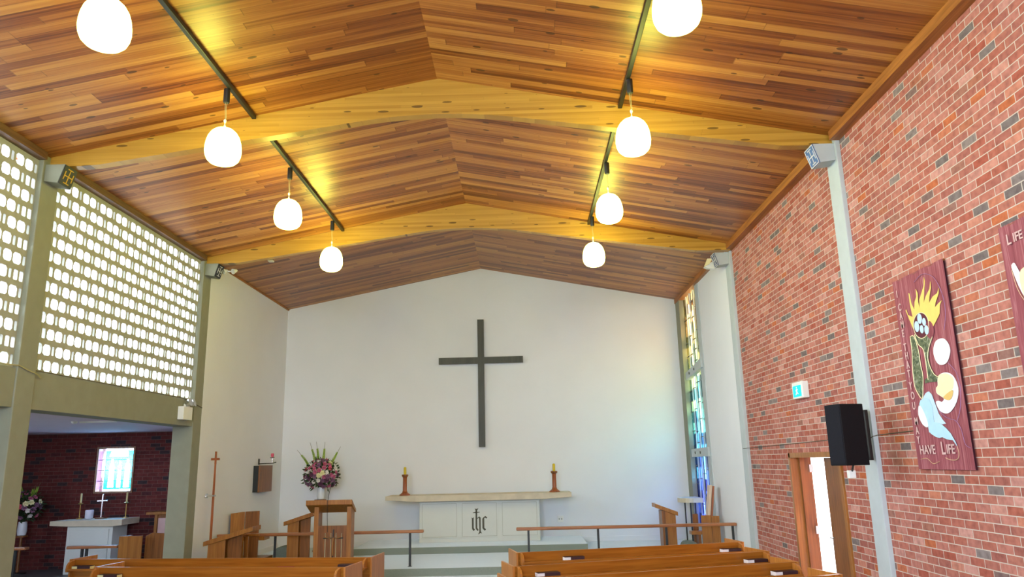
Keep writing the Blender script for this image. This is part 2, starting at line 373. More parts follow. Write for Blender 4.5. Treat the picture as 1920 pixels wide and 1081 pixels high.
# rear wall behind the camera
rw = MB()
rw.prism([(-4.6, -0.2), (XCH-0.3, -0.2), (XCH-0.3, 3.4), (XL-0.4, 3.4), (XL-0.4, zc(XL-0.4)), (-4.6, zc(-4.6))], 1, YN-0.25, YN)
rw.prism([(2.4, -0.2), (XR+0.4, -0.2), (XR+0.4, zc(XR+0.4)), (2.4, zc(2.4))], 1, YN-0.25, YN)
rw.box(-4.6, 2.4, YN-0.25, YN, -0.2, 2.3).prism([(-4.6, 5.6), (2.4, 5.6), (2.4, zc(2.4)), (XC, ZR), (-4.6, zc(-4.6))], 1, YN-0.25, YN)
struct(rw.build('wall_rear', 'plaster'))
w3 = MB()
for x in (-4.6, -2.85, -1.13, 0.6, 2.34): w3.box(x, x+0.06, YN-0.2, YN-0.1, 2.3, 5.6)
for z in (2.3, 3.9, 5.54): w3.box(-4.6, 2.4, YN-0.2, YN-0.1, z, z+0.06)
struct(w3.build('window_added_rear', 'oak_d'))  # unseen rear window added to bring daylight onto the altar wall
# left sanctuary wall
struct(MB().box(XL-0.30, XL, 15.03, YB, -0.2, zc(XL)).build('wall_left', 'plaster'))
# right brick wall with the doorway
DY0, DY1, DZ = 10.62, 12.66, 2.20
wr = MB()
wr.box(XR, XR+0.26, YN, DY0, -0.2, zc(XR)).box(XR, XR+0.26, DY1, 15.2, -0.2, zc(XR)).box(XR, XR+0.26, DY0, DY1, DZ, zc(XR))
struct(wr.build('wall_right', 'brick'))
# white wall panel of the sanctuary, then the tall strip window
WY0, WY1 = 18.03, YB
struct(MB().box(4.30, XR+0.12, 15.2, WY0-0.33, 0.15, zc(4.3)).build('wall_right_sanctuary', 'plaster'))
# skirtings
struct(MB().box(XL, XL+0.02, 15.05, YB-0.02, 0.15, 0.27).build('baseboard_left', 'plaster'))
struct(MB().box(XL+0.02, -4.07, YB-0.02, YB, 0.15, 0.27).box(1.40, 4.34, YB-0.02, YB, 0.15, 0.27).build('baseboard_back', 'plaster'))
# eave boards
struct(MB().prism([(XL-0.10, zc(XL)-0.095), (XL+0.05, zc(XL)-0.095), (XL+0.05, zc(XL+0.05)), (XL-0.10, zc(XL-0.1))], 1, 9.79, 14.66)
       .prism([(XL-0.10, zc(XL)-0.095), (XL+0.05, zc(XL)-0.095), (XL+0.05, zc(XL+0.05)), (XL-0.10, zc(XL-0.1))], 1, YN, 9.41).build('trim_1', 'eave_dark'))
tr = MB()
for a, b_ in ((YN, 9.45), (9.81, 14.86), (15.21, YB)):
    tr.prism([(XR-0.14, zc(XR)-0.10), (XR, zc(XR)-0.10), (XR, zc(XR)), (XR-0.14, zc(XR-0.14))], 1, a, b_)
struct(tr.build('trim_2', 'eave'))
struct(MB().prism([(XL, zc(XL)-0.03), (XL+0.03, zc(XL)-0.03), (XL+0.03, zc(XL+0.03)), (XL, zc(XL))], 1, 15.04, YB).build('trim_3', 'eave'))
# chapel shell
struct(MB().box(XCH-0.3, XL-0.40, YN, 18.5, 3.09, 3.30).build('ceiling_chapel', 'chapel_plaster'))
CW = (-10.23, -9.37, 1.71, 2.73)
cb = MB()
cb.box(XCH-0.3, CW[0], 18.2, 18.5, -0.2, 3.1).box(CW[1], XL-0.3, 18.2, 18.5, -0.2, 3.1).box(CW[0], CW[1], 18.2, 18.5, -0.2, CW[2]).box(CW[0], CW[1], 18.2, 18.5, CW[3], 3.1)
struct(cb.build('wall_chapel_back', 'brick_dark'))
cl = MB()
cl.box(XCH-0.25, XCH, YN, 10.5, -0.2, 3.1).box(XCH-0.25, XCH, 13.5, 18.2, -0.2, 3.1).box(XCH-0.25, XCH, 10.5, 13.5, -0.2, 2.0).box(XCH-0.25, XCH, 10.5, 13.5, 2.75, 3.1)  # gap left for an added unseen window that lights the chapel ceiling
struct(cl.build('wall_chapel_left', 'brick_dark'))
# outside
struct(MB().box(-60, 60, -60, 80, -0.5, -0.26).build('ground', 'ground'))
struct(MB().box(9.0, 9.2, 8, 40, -0.26, 4.2).build('wall_outside', 'ext_wall'))
struct(MB().box(XR+0.27, 8.0, 5.0, 15.5, 2.55, 2.70).build('ceiling_shade_added', 'ext_wall'))  # unseen roof added to keep skylight off the door jamb
struct(MB().box(XR+0.27, 8.0, 9.9, 10.1, -0.26, 2.55).build('wall_shade_added', 'ext_wall'))  # unseen end wall added to block daylight reaching the jamb from the rear

# ------------------------------------------------------------------ columns, beams, lintels, screens
def h_cross(mb, w, h, t, bw):
    """the emblem: an H on its side crossed by a bar, drawn in the local yz-plane facing +x"""
    mb.box(0, t, -bw, bw, -h, h); mb.box(0, t, -w, w, -bw, bw)
    mb.box(0, t, -w*0.62, w*0.62, h-2*bw, h); mb.box(0, t, -w*0.62, w*0.62, -h, -h+2*bw)
    mb.box(0, t, -w, -w+2*bw, -h*0.55, h*0.55); mb.box(0, t, w-2*bw, w, -h*0.55, h*0.55)
    return mb
def column(side, y0, y1, label, plq, paint, ringed):
    s = 1 if side == 'L' else -1
    xn = XL if side == 'L' else 4.30
    xo = xn - 0.40*s if side == 'L' else XR + 0.1
    t = thing('concrete_column', label, 'column', (xn, (y0+y1)/2, 0))
    mat = 'concrete' if side == 'L' else 'concrete_r'
    zb = 0.0; pj = 0.0 if side == 'L' else 0.02
    MB().box(xn, xo, y0, y1, zb, zc(xn)-0.005).build('shaft', mat, t, bevel=0.012)
    # corbel block that carries the beam, its end face leaning
    a, b_ = y0+0.04, y1-0.04
    MB().prism([(xn, 6.29), (xn+(0.27+pj)*s, 6.29), (xn+(0.19+pj)*s, 6.02), (xn, 6.05)], 1, a, b_).build('corbel_block', mat, t, bevel=0.006)
    ym = (a+b_)/2; ang = math.atan2(0.08, 0.27)
    rot = Matrix.Translation((xn+(0.2315+pj)*s, ym, 6.155)) @ Matrix.Rotation(-ang*-s, 4, 'Y') @ (Matrix() if s == 1 else Matrix.Rotation(PI, 4, 'Z'))
    pl = MB().box(0, 0.012, -0.135, 0.135, -0.135, 0.135).xf(rot).build('plaque', plq, t)
    e = h_cross(MB(), 0.095, 0.105, 0.006, 0.0065).xf(rot @ Matrix.Translation((0.012, 0, 0))).build('plaque_emblem', paint, pl)
    if ringed:
        fr = MB()
        for q in ((-0.135, -0.122, -0.135, 0.135), (0.122, 0.135, -0.135, 0.135), (-0.135, 0.135, -0.135, -0.122), (-0.135, 0.135, 0.122, 0.135)):
            fr.box(0.012, 0.017, *q)
        fr.xf(rot).build('plaque_border', 'silverp', pl)
    return t
column('L', 9.42, 9.78, 'olive grey concrete column between the two block screens, with black and gold crossed plaque', 'plq_black', 'gold', False)
column('L', 14.67, 15.03, 'olive grey concrete column at the far end of the block screen, beside the white wall', 'plq_black', 'silverp', False)
column('R', 9.46, 9.80, 'pale grey concrete column on the brick wall behind the black loudspeaker', 'plq_blue', 'silverp', True)
column('R', 14.87, 15.20, 'pale grey concrete column where the brick wall meets the white sanctuary wall', 'plq_navy', 'silverp', True)

def beam(y, label):
    xa, xb = XL+0.002, 4.298
    top = []; bot = []
    n = 48
    for i in range(n+1):
        x = xa + (xb-xa)*i/n; d = abs(x-XC)
        top.append((x, zc(x)-0.002))
        cz = 4.735 + H
        if d < 1.1: z = cz - 0.148*d*d/2.2
        else: z = cz - 0.148*1.1/2 - 0.148*(d-1.1)
        bot.append((x, max(z, 6.292)))
    t = MB().prism(top + bot[::-1], 1, y-0.07, y+0.07).build('roof_beam', 'beam')
    return tag(t, label, 'beam')
beam(9.62, 'cranked laminated timber beam nearest the viewer, under the boarded ceiling')
beam(14.82, 'cranked laminated timber beam in front of the sanctuary, under the boarded ceiling')
for (a, b_, lab) in ((9.781, 14.669, 'olive concrete lintel over the side chapel opening, under the full block screen'),
                     (4.20, 9.419, 'olive concrete lintel cut off by the left edge of the picture')):
    tag(MB().box(XL-0.38, XL-0.02, a, b_, 3.0, 3.50).build('concrete_lintel', 'concrete', bevel=0.008), lab, 'lintel')

def screen(y0, y1, label):
    """pierced concrete block screen: blocks with two round-cornered holes and a slit at each joint"""
    bw, rh = 0.4629, 0.2155
    nx = (y1-y0)/bw; mb = MB(); xf_, xb_ = XL-0.07, XL-0.16
    def cell(ya, yb, za, zb, hy0, hy1, hz0, hz1, ch):
        hole = [(hy0+ch, hz0), (hy1-ch, hz0), (hy1, hz0+ch), (hy1, hz1-ch), (hy1-ch, hz1), (hy0+ch, hz1), (hy0, hz1-ch), (hy0, hz0+ch)]
        rect = [(hy0+ch, za), (hy1-ch, za), (yb, hz0+ch), (yb, hz1-ch), (hy1-ch, zb), (hy0+ch, zb), (ya, hz1-ch), (ya, hz0+ch)]
        cor = [(yb, za), (yb, zb), (ya, zb), (ya, za)]
        vs = []
        for x in (xf_, xb_):
            vs += [(x, a, b) for a, b in hole+rect+cor]
        fs = []
        for o in (0, 20):
            for i in (0, 2, 4, 6): fs.append((o+i, o+i+1, o+8+i+1, o+8+i))
            for k, i in enumerate((1, 3, 5, 7)):
                j = (i+1) % 8; fs.append((o+i, o+j, o+8+j, o+16+k, o+8+i))
        for i in range(8):
            j = (i+1) % 8; fs.append((i, j, 20+j, 20+i))
        mb.add(vs, fs)
    z = 3.50
    for r in range(13):
        y = y0; za, zb = z, z+rh
        half_first = (r % 2 == 0)
        first = True
        while y < y1-0.02:
            hw = bw/2 if (half_first and first) else bw
            first = False
            ye = min(y+hw, y1)
            def holes(lst):
                for a, b_, h0, h1, c in lst:
                    if y+b_ <= ye+1e-4: cell(y+a, y+b_, za, zb, y+h0, y+h1, za+0.033, zb-0.033, c)
            if hw < bw*0.75 or ye-y < bw*0.75:
                w = ye-y
                cell(y, y+w*0.5, za, zb, y+w*0.10, y+w*0.44, za+0.040, zb-0.040, 0.012)
                cell(y+w*0.5, ye, za, zb, y+w*0.58, y+w*0.90, za+0.040, zb-0.040, 0.012)
            else:
                holes([(0, 0.19, 0.020, 0.174, 0.030), (0.19, 0.372, 0.202, 0.356, 0.030)])
                cell(y+0.372, ye, za, zb, y+0.392, y+0.440, za+0.045, zb-0.045, 0.010)
            y = ye
        z += rh
    mb.box(xf_, xb_, y0, y1, z, zc(XL-0.17)-0.006)
    o = mb.build('block_screen', 'block')
    return tag(o, label, 'screen')
screen(9.78, 14.66, 'pierced concrete block screen wall between the two left columns, full of daylight')
screen(4.56, 9.42, 'pierced concrete block screen wall at the left edge, cut off by the frame')
# further bays beside and behind the camera, they light the nave
for (a, b_) in ((-0.90, 3.96), (-5.9, -1.04)):
    s_ = screen(a, b_, 'pierced concrete block screen wall further back along the nave')
    s_['group'] = 'block screens behind the camera'
for a, b_ in ((3.96, 4.56), (-1.04, -0.90), (YN, -5.9)):
    struct(MB().box(XL-0.38, XL, a, b_, 0, zc(XL)).build('wall_left_pier', 'concrete'))
struct(MB().box(XL-0.38, XL-0.02, -0.9, 3.96, 3.0, 3.5).box(XL-0.38, XL-0.02, -5.9, -1.04, 3.0, 3.5).build('wall_left_rear', 'concrete'))
# wall strip outside above the chapel roof, behind the left column tops
# ------------------------------------------------------------------ strip window (window_1)
win = bpy.data.objects.new('window_1', None); C.objects.link(win); win.location = (4.36, 18.9, 0); MATS[win.name] = Matrix.Translation((4.36, 18.9, 0))
struct(win)
zt = zc(4.3)-0.10
MB().box(4.285, XR+0.12, WY0-0.33, WY0+0.02, 0.15, zt).build('near_pier', 'concrete_r', win, bevel=0.006)
MB().box(4.24, XR+0.06, 19.72, YB-0.002, 0.15, zt).build('far_pier', 'concrete', win, bevel=0.006)
for y in (18.46, 18.88, 19.30):
    MB().box(4.330, 4.385, y-0.022, y+0.022, 0.15, zt).build('mullion', 'concrete_r', win)
edges = [18.05, 18.438, 18.482, 18.858, 18.902, 19.278, 19.322, 19.72]
for i in range(4):
    a, b_ = edges[2*i], edges[2*i+1]
    g = MB().box(4.36, 4.372, a, b_, 0.55, zt).build('glass', 'strip_glass', win)
    lead = MB(); z = 0.8+0.13*i
    rr = random.Random(i)
    while z < zt-0.2:
        lead.box(4.350, 4.376, a, b_, z, z+0.018); z += rr.uniform(0.25, 0.62)
    lead.build('glazing_bars', 'lead', g)
MB().box(4.30, XR+0.2, 18.05, 19.72, 0.15, 0.55).build('sill', 'concrete_r', win)
for zz, dz in ((4.14, 0.13), (2.20, 0.0)):
    tb = MB().prism([(WY0-0.26, zz+dz), (19.5, zz), (19.5, zz+0.19), (WY0-0.26, zz+dz+0.22)], 0, 4.23, 4.35).build('transom', 'concrete_r', win, bevel=0.008)
    for k, yy in enumerate((18.5, 19.05)):
        f = (19.5-yy)/(19.5-WY0+0.26)
        MB().lathe([(0.035, 0), (0.035, 0.012)], 0, 0, 10).xf(Matrix.Translation((4.219, yy, zz+0.10+dz*f)) @ Matrix.Rotation(PI/2, 4, 'Y')).build('bolt_hole_disc', 'groove', tb)  # dark disc painted for the shade inside a bolt hole

# chapel window (window_2)
w2 = bpy.data.objects.new('window_2', None); C.objects.link(w2); w2.location = ((CW[0]+CW[1])/2, 18.25, CW[2]); MATS[w2.name] = Matrix.Translation(w2.location); struct(w2)
x0, x1, z0, z1 = CW
fr = MB()
fr.box(x0-0.03, x0+0.015, 18.17, 18.34, z0-0.03, z1+0.03).box(x1-0.015, x1+0.03, 18.17, 18.34, z0-0.03, z1+0.03).box(x0, x1, 18.17, 18.34, z0-0.03, z0+0.015).box(x0, x1, 18.17, 18.34, z1-0.015, z1+0.03)
fr.build('window_frame', 'oak_d', w2)
W_, H_ = x1-x0, z1-z0
def pane(polys, mat, nm='pane'):
    mb = MB()
    for pl in polys: mb.prism([(x0+W_*a, z0+H_*b_) for a, b_ in pl], 1, 18.262, 18.27)
    return mb.build(nm, mat, w2)
# background first, then the three robed figures and the border in their own glass, side by side
def fig(cx, w, top):
    return [(cx-w, 0.10), (cx+w, 0.10), (cx+w*0.8, 0.45), (cx+w*0.9, top-0.18), (cx+w*0.45, top-0.08), (cx+w*0.3, top), (cx-w*0.3, top), (cx-w*0.45, top-0.08), (cx-w*0.9, top-0.18), (cx-w*0.8, 0.45)]
figs = [(0.36, 0.085, 0.74), (0.585, 0.06, 0.70), (0.80, 0.085, 0.74)]
gl = MB()
def strips(za, zb):
    """cyan background between and beside the figures, built as slices"""
    pass
n_s = 46
import itertools
def fig_half(cx, w, top, t):
    if t < 0.10 or t > top: return 0
    if t < 0.45: return w*(1-0.2*(t-0.10)/0.35)
    if t < top-0.18: return w*(0.8+0.1*(t-0.45)/(top-0.63))
    if t < top-0.08: return w*(0.9-0.45*(t-top+0.18)/0.10)
    return w*0.38
cy, wh = MB(), MB()
for i in range(n_s):
    ta, tb = 0.06+0.88*i/n_s, 0.06+0.88*(i+1)/n_s; tm = (ta+tb)/2
    xs = [0.17]
    for c_, w_, tp in figs:
        hw = fig_half(c_, w_, tp, tm)
        if hw > 0: xs += [c_-hw, c_+hw]
    xs.append(0.985)
    if tm > 0.80 and tm < 0.93:      # a pale arc above the figures
        xs = [0.17, 0.27+0.3*(tm-0.8), 0.80, 0.985]
    for k in range(0, len(xs)-1):
        mb_ = cy if k % 2 == 0 else wh
        mb_.prism([(x0+W_*xs[k], z0+H_*ta), (x0+W_*xs[k+1], z0+H_*ta), (x0+W_*xs[k+1], z0+H_*tb), (x0+W_*xs[k], z0+H_*tb)], 1, 18.262, 18.27)
cy.build('cyan_glass', 'glass_pane', w2); wh.build('white_robe_glass', 'glass_white', w2)
pane([[(0, 0), (1, 0), (1, 0.06), (0, 0.06)], [(0, 0.94), (1, 0.94), (1, 1), (0, 1)], [(0.985, 0.06), (1, 0.06), (1, 0.94), (0.985, 0.94)], [(0.07, 0.06), (0.17, 0.06), (0.17, 0.94), (0.07, 0.94)]], 'glass_white', 'border_glass')
pane([[(0, 0.06), (0.07, 0.06), (0.07, 0.94), (0, 0.94)]], 'glass_lilac', 'lilac_border_glass')
mb = MB(); mb.prism([(x0+W_*a, z0+H_*b_) for a, b_ in ((0.585, 0.48), (0.65, 0.54), (0.64, 0.60), (0.585, 0.575), (0.53, 0.60), (0.52, 0.54))], 1, 18.25, 18.258); mb.build('red_heart_glass', 'glass_red', w2)
ld = MB()
for t in (0.25, 0.49, 0.73): ld.box(x0, x1, 18.255, 18.261, z0+H_*t-0.006, z0+H_*t+0.006)
for t in (0.17,): ld.box(x0+W_*t-0.003, x0+W_*t+0.003, 18.255, 18.261, z0, z1)
ld.build('lead_lines', 'lead', w2)

# ------------------------------------------------------------------ door (door_1)
dr = bpy.data.objects.new('door_1', None); C.objects.link(dr); dr.location = (XR, DY1, 0); MATS[dr.name] = Matrix.Translation((XR, DY1, 0)); struct(dr)
jf = MB()
jf.box(XR-0.035, XR+0.28, DY1-0.07, DY1+0.005, 0, DZ+0.02).box(XR-0.035, XR+0.28, DY0-0.005, DY0+0.07, 0, DZ+0.02).box(XR-0.035, XR+0.28, DY0, DY1, DZ-0.06, DZ+0.02)
jf.build('door_frame', 'oak', dr, bevel=0.006)
MB().box(XR+0.10, XR+0.28, DY1-0.13, DY1-0.07, 0, DZ-0.06).build('door_stop', 'oak_d', dr)
lf = MB().box(XR+0.12, XR+0.165, DY0+0.07, 11.58, 0.01, DZ-0.065).build('door_leaf', 'oak_d', dr, bevel=0.004)
MB().tube([(XR+0.12, 11.50, 1.0), (XR+0.06, 11.50, 1.0), (XR+0.06, 11.40, 1.0)], 0.012, 8).build('door_handle', 'steel', lf)
for z in (2.0, 1.05):
    MB().box(XR+0.23, XR+0.29, DY1-0.17, DY1-0.125, z-0.09, z+0.03).build('hinge', 'steel', dr)

# ------------------------------------------------------------------ light tracks and pendants
def track(x, ya, yb, label):
    z = zc(x)
    t = MB().box(x-0.028, x+0.028, ya, yb, z-0.070, z-0.012).build('light_track', 'black', bevel=0.006)
    return tag(t, label, 'light track')
track(-3.64, 4.3, 9.52, 'black ceiling light track on the left slope, nearest the viewer')
track(-3.64, 9.72, 14.72, 'black ceiling light track on the left slope, beyond the first beam')
track(1.44, 4.3, 9.52, 'black ceiling light track on the right slope, nearest the viewer')
track(1.44, 9.72, 14.72, 'black ceiling light track on the right slope, beyond the first beam')
prof = [(0.0, 0.0), (0.06, 0.002), (0.11, 0.010), (0.155, 0.030), (0.190, 0.066), (0.211, 0.118), (0.219, 0.175), (0.216, 0.235), (0.206, 0.30), (0.188, 0.36), (0.156, 0.415), (0.114, 0.456), (0.064, 0.479), (0.0, 0.487)]
prof = [(max(r, 0.001), z) for r, z in prof]
zt_ = zc(-3.64); zg = 5.875
p0 = thing('pendant_lamp', '', 'pendant lamp', (-3.68, 8.66, 0), 0, 'glass globe pendant lamps on the two tracks')
zm = zt_-0.06
MB().lathe([(0.036, zm-0.20), (0.040, zm-0.19), (0.040, zm-0.014), (0.034, zm-0.012)], 0, 0, 16).build('track_mount', 'black', p0, smooth=True, local=True)
MB().tube([(0.010, 0, zm-0.20), (0.004, 0, 6.62), (0.012, 0, 6.5), (0, 0, 6.44)], 0.0035, 6).tube([(-0.012, 0, zm-0.20), (-0.010, 0, 6.62), (0.0, 0, 6.5), (0, 0, 6.44)], 0.0035, 6).build('cord', 'cord', p0, local=True)
MB().lathe([(0.008, 6.36), (0.014, 6.37), (0.012, 6.40), (0.006, 6.41), (0.006, 6.43), (0.016, 6.45), (0.018, 6.47), (0.006, 6.49)], 0.0, 0, 12).build('cord_grip', 'white', p0, smooth=True, local=True)
MB().lathe([(r, z+zg) for r, z in prof], 0, 0, 40).build('globe', 'globe', p0, smooth=True, local=True)
pend = [(-3.68, 8.66, 'white glass globe pendant on the left track, second from the viewer'),
        (-3.68, 5.96, 'large white glass globe at the upper left, nearest the viewer on the left track'),
        (-3.68, 11.29, 'white glass globe pendant on the left track just beyond the first beam'),
        (-3.68, 14.02, 'white glass globe pendant on the left track, smallest and furthest away'),
        (1.46, 5.96, 'large white glass globe at the top right edge, nearest the viewer on the right track'),
        (1.46, 8.72, 'white glass globe pendant on the right track, second from the viewer'),
        (1.46, 11.45, 'white glass globe pendant on the right track just beyond the first beam'),
        (1.46, 14.20, 'white glass globe pendant on the right track, smallest and furthest away')]
p0['label'] = pend[0][2]
for x, y, lab in pend[1:]:
    dup(p0, (x, y, 0.0), 0, lab)

# ------------------------------------------------------------------ pews, shelves, books
def pew(ax, ay, bx, by, label, books):
    d = Vector((bx-ax, by-ay, 0)); ln = d.length; ang = math.atan2(d.y, d.x)
    t = thing('pew', label, 'pew', (ax, ay, 0), ang, 'pews facing the altar')
    # local: x along the pew, +y towards the altar, back top edge at y=0
    zt = 0.87
    MB().prism([(0.0, zt), (0.028, zt), (0.13, 0.36), (0.10, 0.36)], 0, 0.03, ln-0.03).build('backrest', 'pew', t, local=True, bevel=0.005)
    MB().prism([(0.10, 0.42), (0.56, 0.44), (0.56, 0.475), (0.10, 0.45)], 0, 0.03, ln-0.03).build('seat', 'pew', t, local=True, bevel=0.006)
    MB().prism([(-0.155, 0.715), (0.0, 0.715), (0.004, 0.735), (-0.155, 0.735)], 0, 0.06, ln-0.06).box(0.06, ln-0.06, -0.160, -0.150, 0.715, 0.748).build('book_shelf', 'pew', t, local=True)
    for x in (0.0, ln-0.03):
        MB().prism([(-0.012, 0.0), (0.58, 0.0), (0.60, 0.30), (0.60, zt+0.002), (-0.012, zt+0.002)], 0, x, x+0.03).build('end_panel', 'pew_end', t, local=True, bevel=0.006)
    for x in (0.075, ln-0.085):
        MB().prism([(-0.158, 0.70), (0.0, 0.70), (0.0, 0.862), (-0.06, 0.855), (-0.115, 0.835), (-0.148, 0.795), (-0.158, 0.75)], 0, x-0.016, x+0.016).build('shelf_bracket', 'pew_end', t, local=True, bevel=0.003)
    R = Matrix.Translation((ax, ay, 0)) @ Matrix.Rotation(ang, 4, 'Z')
    for bxp, kind, lab in books:
        u = bxp if bxp >= 0 else ln+bxp
        loc = R @ Vector((u, -0.078, 0.736))
        bk = thing('hymn_book', lab, 'book', tuple(loc), ang, 'books on the pew shelves')
        if kind in ('dark', 'darkr', 'cream'):
            # white page ends show at one end, the dark cover along the rest
            s_ = 1 if kind != 'darkr' else -1
            MB().box(-0.15*s_, 0.15*s_, -0.060, 0.060, 0.0, 0.004).box(-0.06*s_, 0.15*s_, -0.066, -0.060, 0.0, 0.052).box(-0.15*s_, 0.15*s_, -0.060, 0.060, 0.048, 0.052).build('cover', 'bookcover', bk, local=True)
            MB().box(-0.156*s_, 0.146*s_, -0.056, 0.056, 0.004, 0.048).build('page_block', 'page' if kind != 'cream' else 'page_y', bk, local=True)
        elif kind == 'red':
            MB().box(-0.12, 0.12, -0.055, 0.055, 0, 0.018).build('cover', 'red', bk, local=True)
            MB().box(-0.124, 0.11, -0.05, 0.05, 0.004, 0.014).build('page_block', 'page', bk, local=True)
    return t
pew(-7.10, 12.12, -2.28, 11.52, 'front pew of the left block, its aisle end beside the altar step',
    [(0.30, 'cream', 'dark book with cream pages at the outer end of the front left pew'),
     (3.55, 'red', 'thin red book lying on the front left pew shelf'),
     (-0.32, 'darkr', 'dark book at the aisle end of the front left pew')])
pew(-6.13, 11.08, -2.42, 10.47, 'second pew of the left block, lowest on the left in the picture',
    [(0.32, 'cream', 'dark book with cream pages at the outer end of the second left pew')])
pew(-0.17, 11.68, 3.42, 12.47, 'front pew of the right block, topmost of the right pews',
    [(0.86, 'dark', 'dark book with white page ends near the aisle end of the front right pew'),
     (-0.275, 'dark', 'dark book with white page ends at the wall end of the front right pew')])
pew(-0.20, 10.18, 3.42, 11.20, 'second pew of the right block, behind the front right pew',
    [(0.45, 'dark', 'dark book with white page ends near the aisle end of the second right pew'),
     (-0.275, 'dark', 'dark book with white page ends at the wall end of the second right pew')])
pew(-0.22, 9.05, 3.43, 10.05, 'third pew of the right block, nearly cut off by the bottom edge',
    [(-0.275, 'dark', 'dark book with white page ends at the wall end of the third right pew')])
pew(-0.24, 7.93, 3.52, 8.94, 'fourth pew of the right block, only its wall end tip in view by the door', [])

# ------------------------------------------------------------------ altar and candles
t = thing('altar', 'white panelled altar with long pale stone top and dark monogram', 'altar', (-1.16, 19.4, 0.30))
MB().box(-2.645, 0.325, 19.20, 19.72, 0.30, 1.285).build('body', 'altar', t, bevel=0.006)
MB().prism([(-3.45, 1.335), (-2.7, 1.285), (0.40, 1.285), (1.11, 1.320), (1.11, 1.43), (-3.45, 1.43)], 1, 18.92, 19.86).build('stone_top', 'stone', t, bevel=0.006)
pw = 2.97/3
for i in range(3):
    a = -2.645+0.045+i*pw; b_ = a+pw-0.09
    pnl = MB().box(a, b_, 19.182, 19.201, 0.40, 1.245).build('panel', 'altar', t, bevel=0.004)
    g = MB()
    for q in ((a+0.025, a+0.031, 0.43, 1.215), (b_-0.031, b_-0.025, 0.43, 1.215), (a+0.025, b_-0.025, 0.43, 0.436), (a+0.025, b_-0.025, 1.209, 1.215)):
        g.box(q[0], q[1], 19.1795, 19.183, q[2], q[3])
    g.build('panel_groove', 'altar_line', pnl)
# the monogram: polygons in (x, z)
ex = lambda X_, Y_: (-1.163 + (X_-520)/1000*1.165, 1.235 - (Y_-150)/1000*1.165*0.80 - 0.02)
polys = [
 [(418,280),(436,300),(476,300),(500,275),(490,310),(474,335),(474,780),(500,835),(480,860),(450,820),(438,790),(440,330)],
 [(384,392),(440,378),(536,378),(520,396),(440,402),(384,402)],
 [(340,512),(368,535),(404,510),(398,545),(398,780),(424,825),(398,858),(370,820),(362,790),(362,545)],
 [(474,530),(515,492),(546,520),(546,860),(568,925),(532,915),(500,945),(492,940),(516,880),(512,545),(495,530),(474,560)],
 [(582,555),(600,525),(645,485),(690,525),(665,552),(640,525),(622,545),(622,780),(660,825),(630,855),(600,820),(582,790)]]
em = MB()
for pl in polys: em.prism([ex(*q) for q in pl], 1, 19.168, 19.183)
em.build('monogram', 'emblem', t)

def candlestick(x, label):
    c = thing('candlestick', label, 'candlestick', (x, 19.25, 1.43))
    MB().lathe([(0.135, 1.431), (0.135, 1.455), (0.11, 1.47), (0.07, 1.50), (0.052, 1.55), (0.050, 1.86), (0.062, 1.88)], x, 19.25, 20).build('turned_stem', 'redwood', c, smooth=True)
    MB().lathe([(0.06, 1.88), (0.082, 1.895), (0.085, 1.93), (0.07, 1.94)], x, 19.25, 20).build('drip_cup', 'oak_d', c, smooth=True)
    MB().lathe([(0.034, 1.94), (0.034, 2.10), (0.025, 2.115), (0.004, 2.12)], x, 19.25, 14).build('candle', 'candle', c, smooth=True)
    return c
candlestick(-3.02, 'turned wooden candlestick with yellow candle on the left end of the altar')
candlestick(0.715, 'turned wooden candlestick with yellow candle on the right end of the altar')

# ------------------------------------------------------------------ wall cross, outlet
cr = MB().box(-1.205, -1.035, YB-0.15, YB-0.09, 2.585, 5.99).box(-2.26, 0.015, YB-0.151, YB-0.091, 4.79, 4.96)
t = thing('wall_cross', 'large dark wooden cross mounted on the white back wall', 'cross', (-1.12, YB-0.1, 2.585))
cr.build('cross_timbers', 'cross', t)
for z_ in (4.6, 3.2): MB().box(-1.16, -1.08, YB-0.092, YB, z_, z_+0.1).build('wall_fixing', 'black', t)
t = thing('wall_outlet', 'small white double socket low on the back wall, right of the altar', 'socket', (0.88, YB, 0.72))
MB().box(0.80, 0.95, YB-0.022, YB, 0.64, 0.80).build('plate', 'white', t, bevel=0.005)
for x_ in (0.83, 0.89): MB().box(x_, x_+0.03, YB-0.026, YB-0.021, 0.70, 0.74).build('switch', 'altar_line', t)

# ------------------------------------------------------------------ communion rails
def comm_rail(xa, xb, posts, label):
    t = thing('communion_rail', label, 'rail', ((xa+xb)/2, 16.1, 0.15))
    MB().box(xa, xb, 16.04, 16.17, 0.805, 0.865).build('hand_rail', 'rail', t, bevel=0.018)
    for px in posts:
        MB().box(px-0.022, px+0.022, 16.085, 16.125, 0.155, 0.806).box(px-0.04, px+0.04, 16.065, 16.145, 0.151, 0.158).build('post', 'black', t, bevel=0.003)
comm_rail(-6.40, -2.13, [-6.15+0.0, -5.20, -2.41], 'wooden topped communion rail on black posts, left of the altar')
comm_rail(-0.22, 4.295, [0.03, 1.46, 2.86, 4.22], 'wooden topped communion rail on black posts, right of the altar')

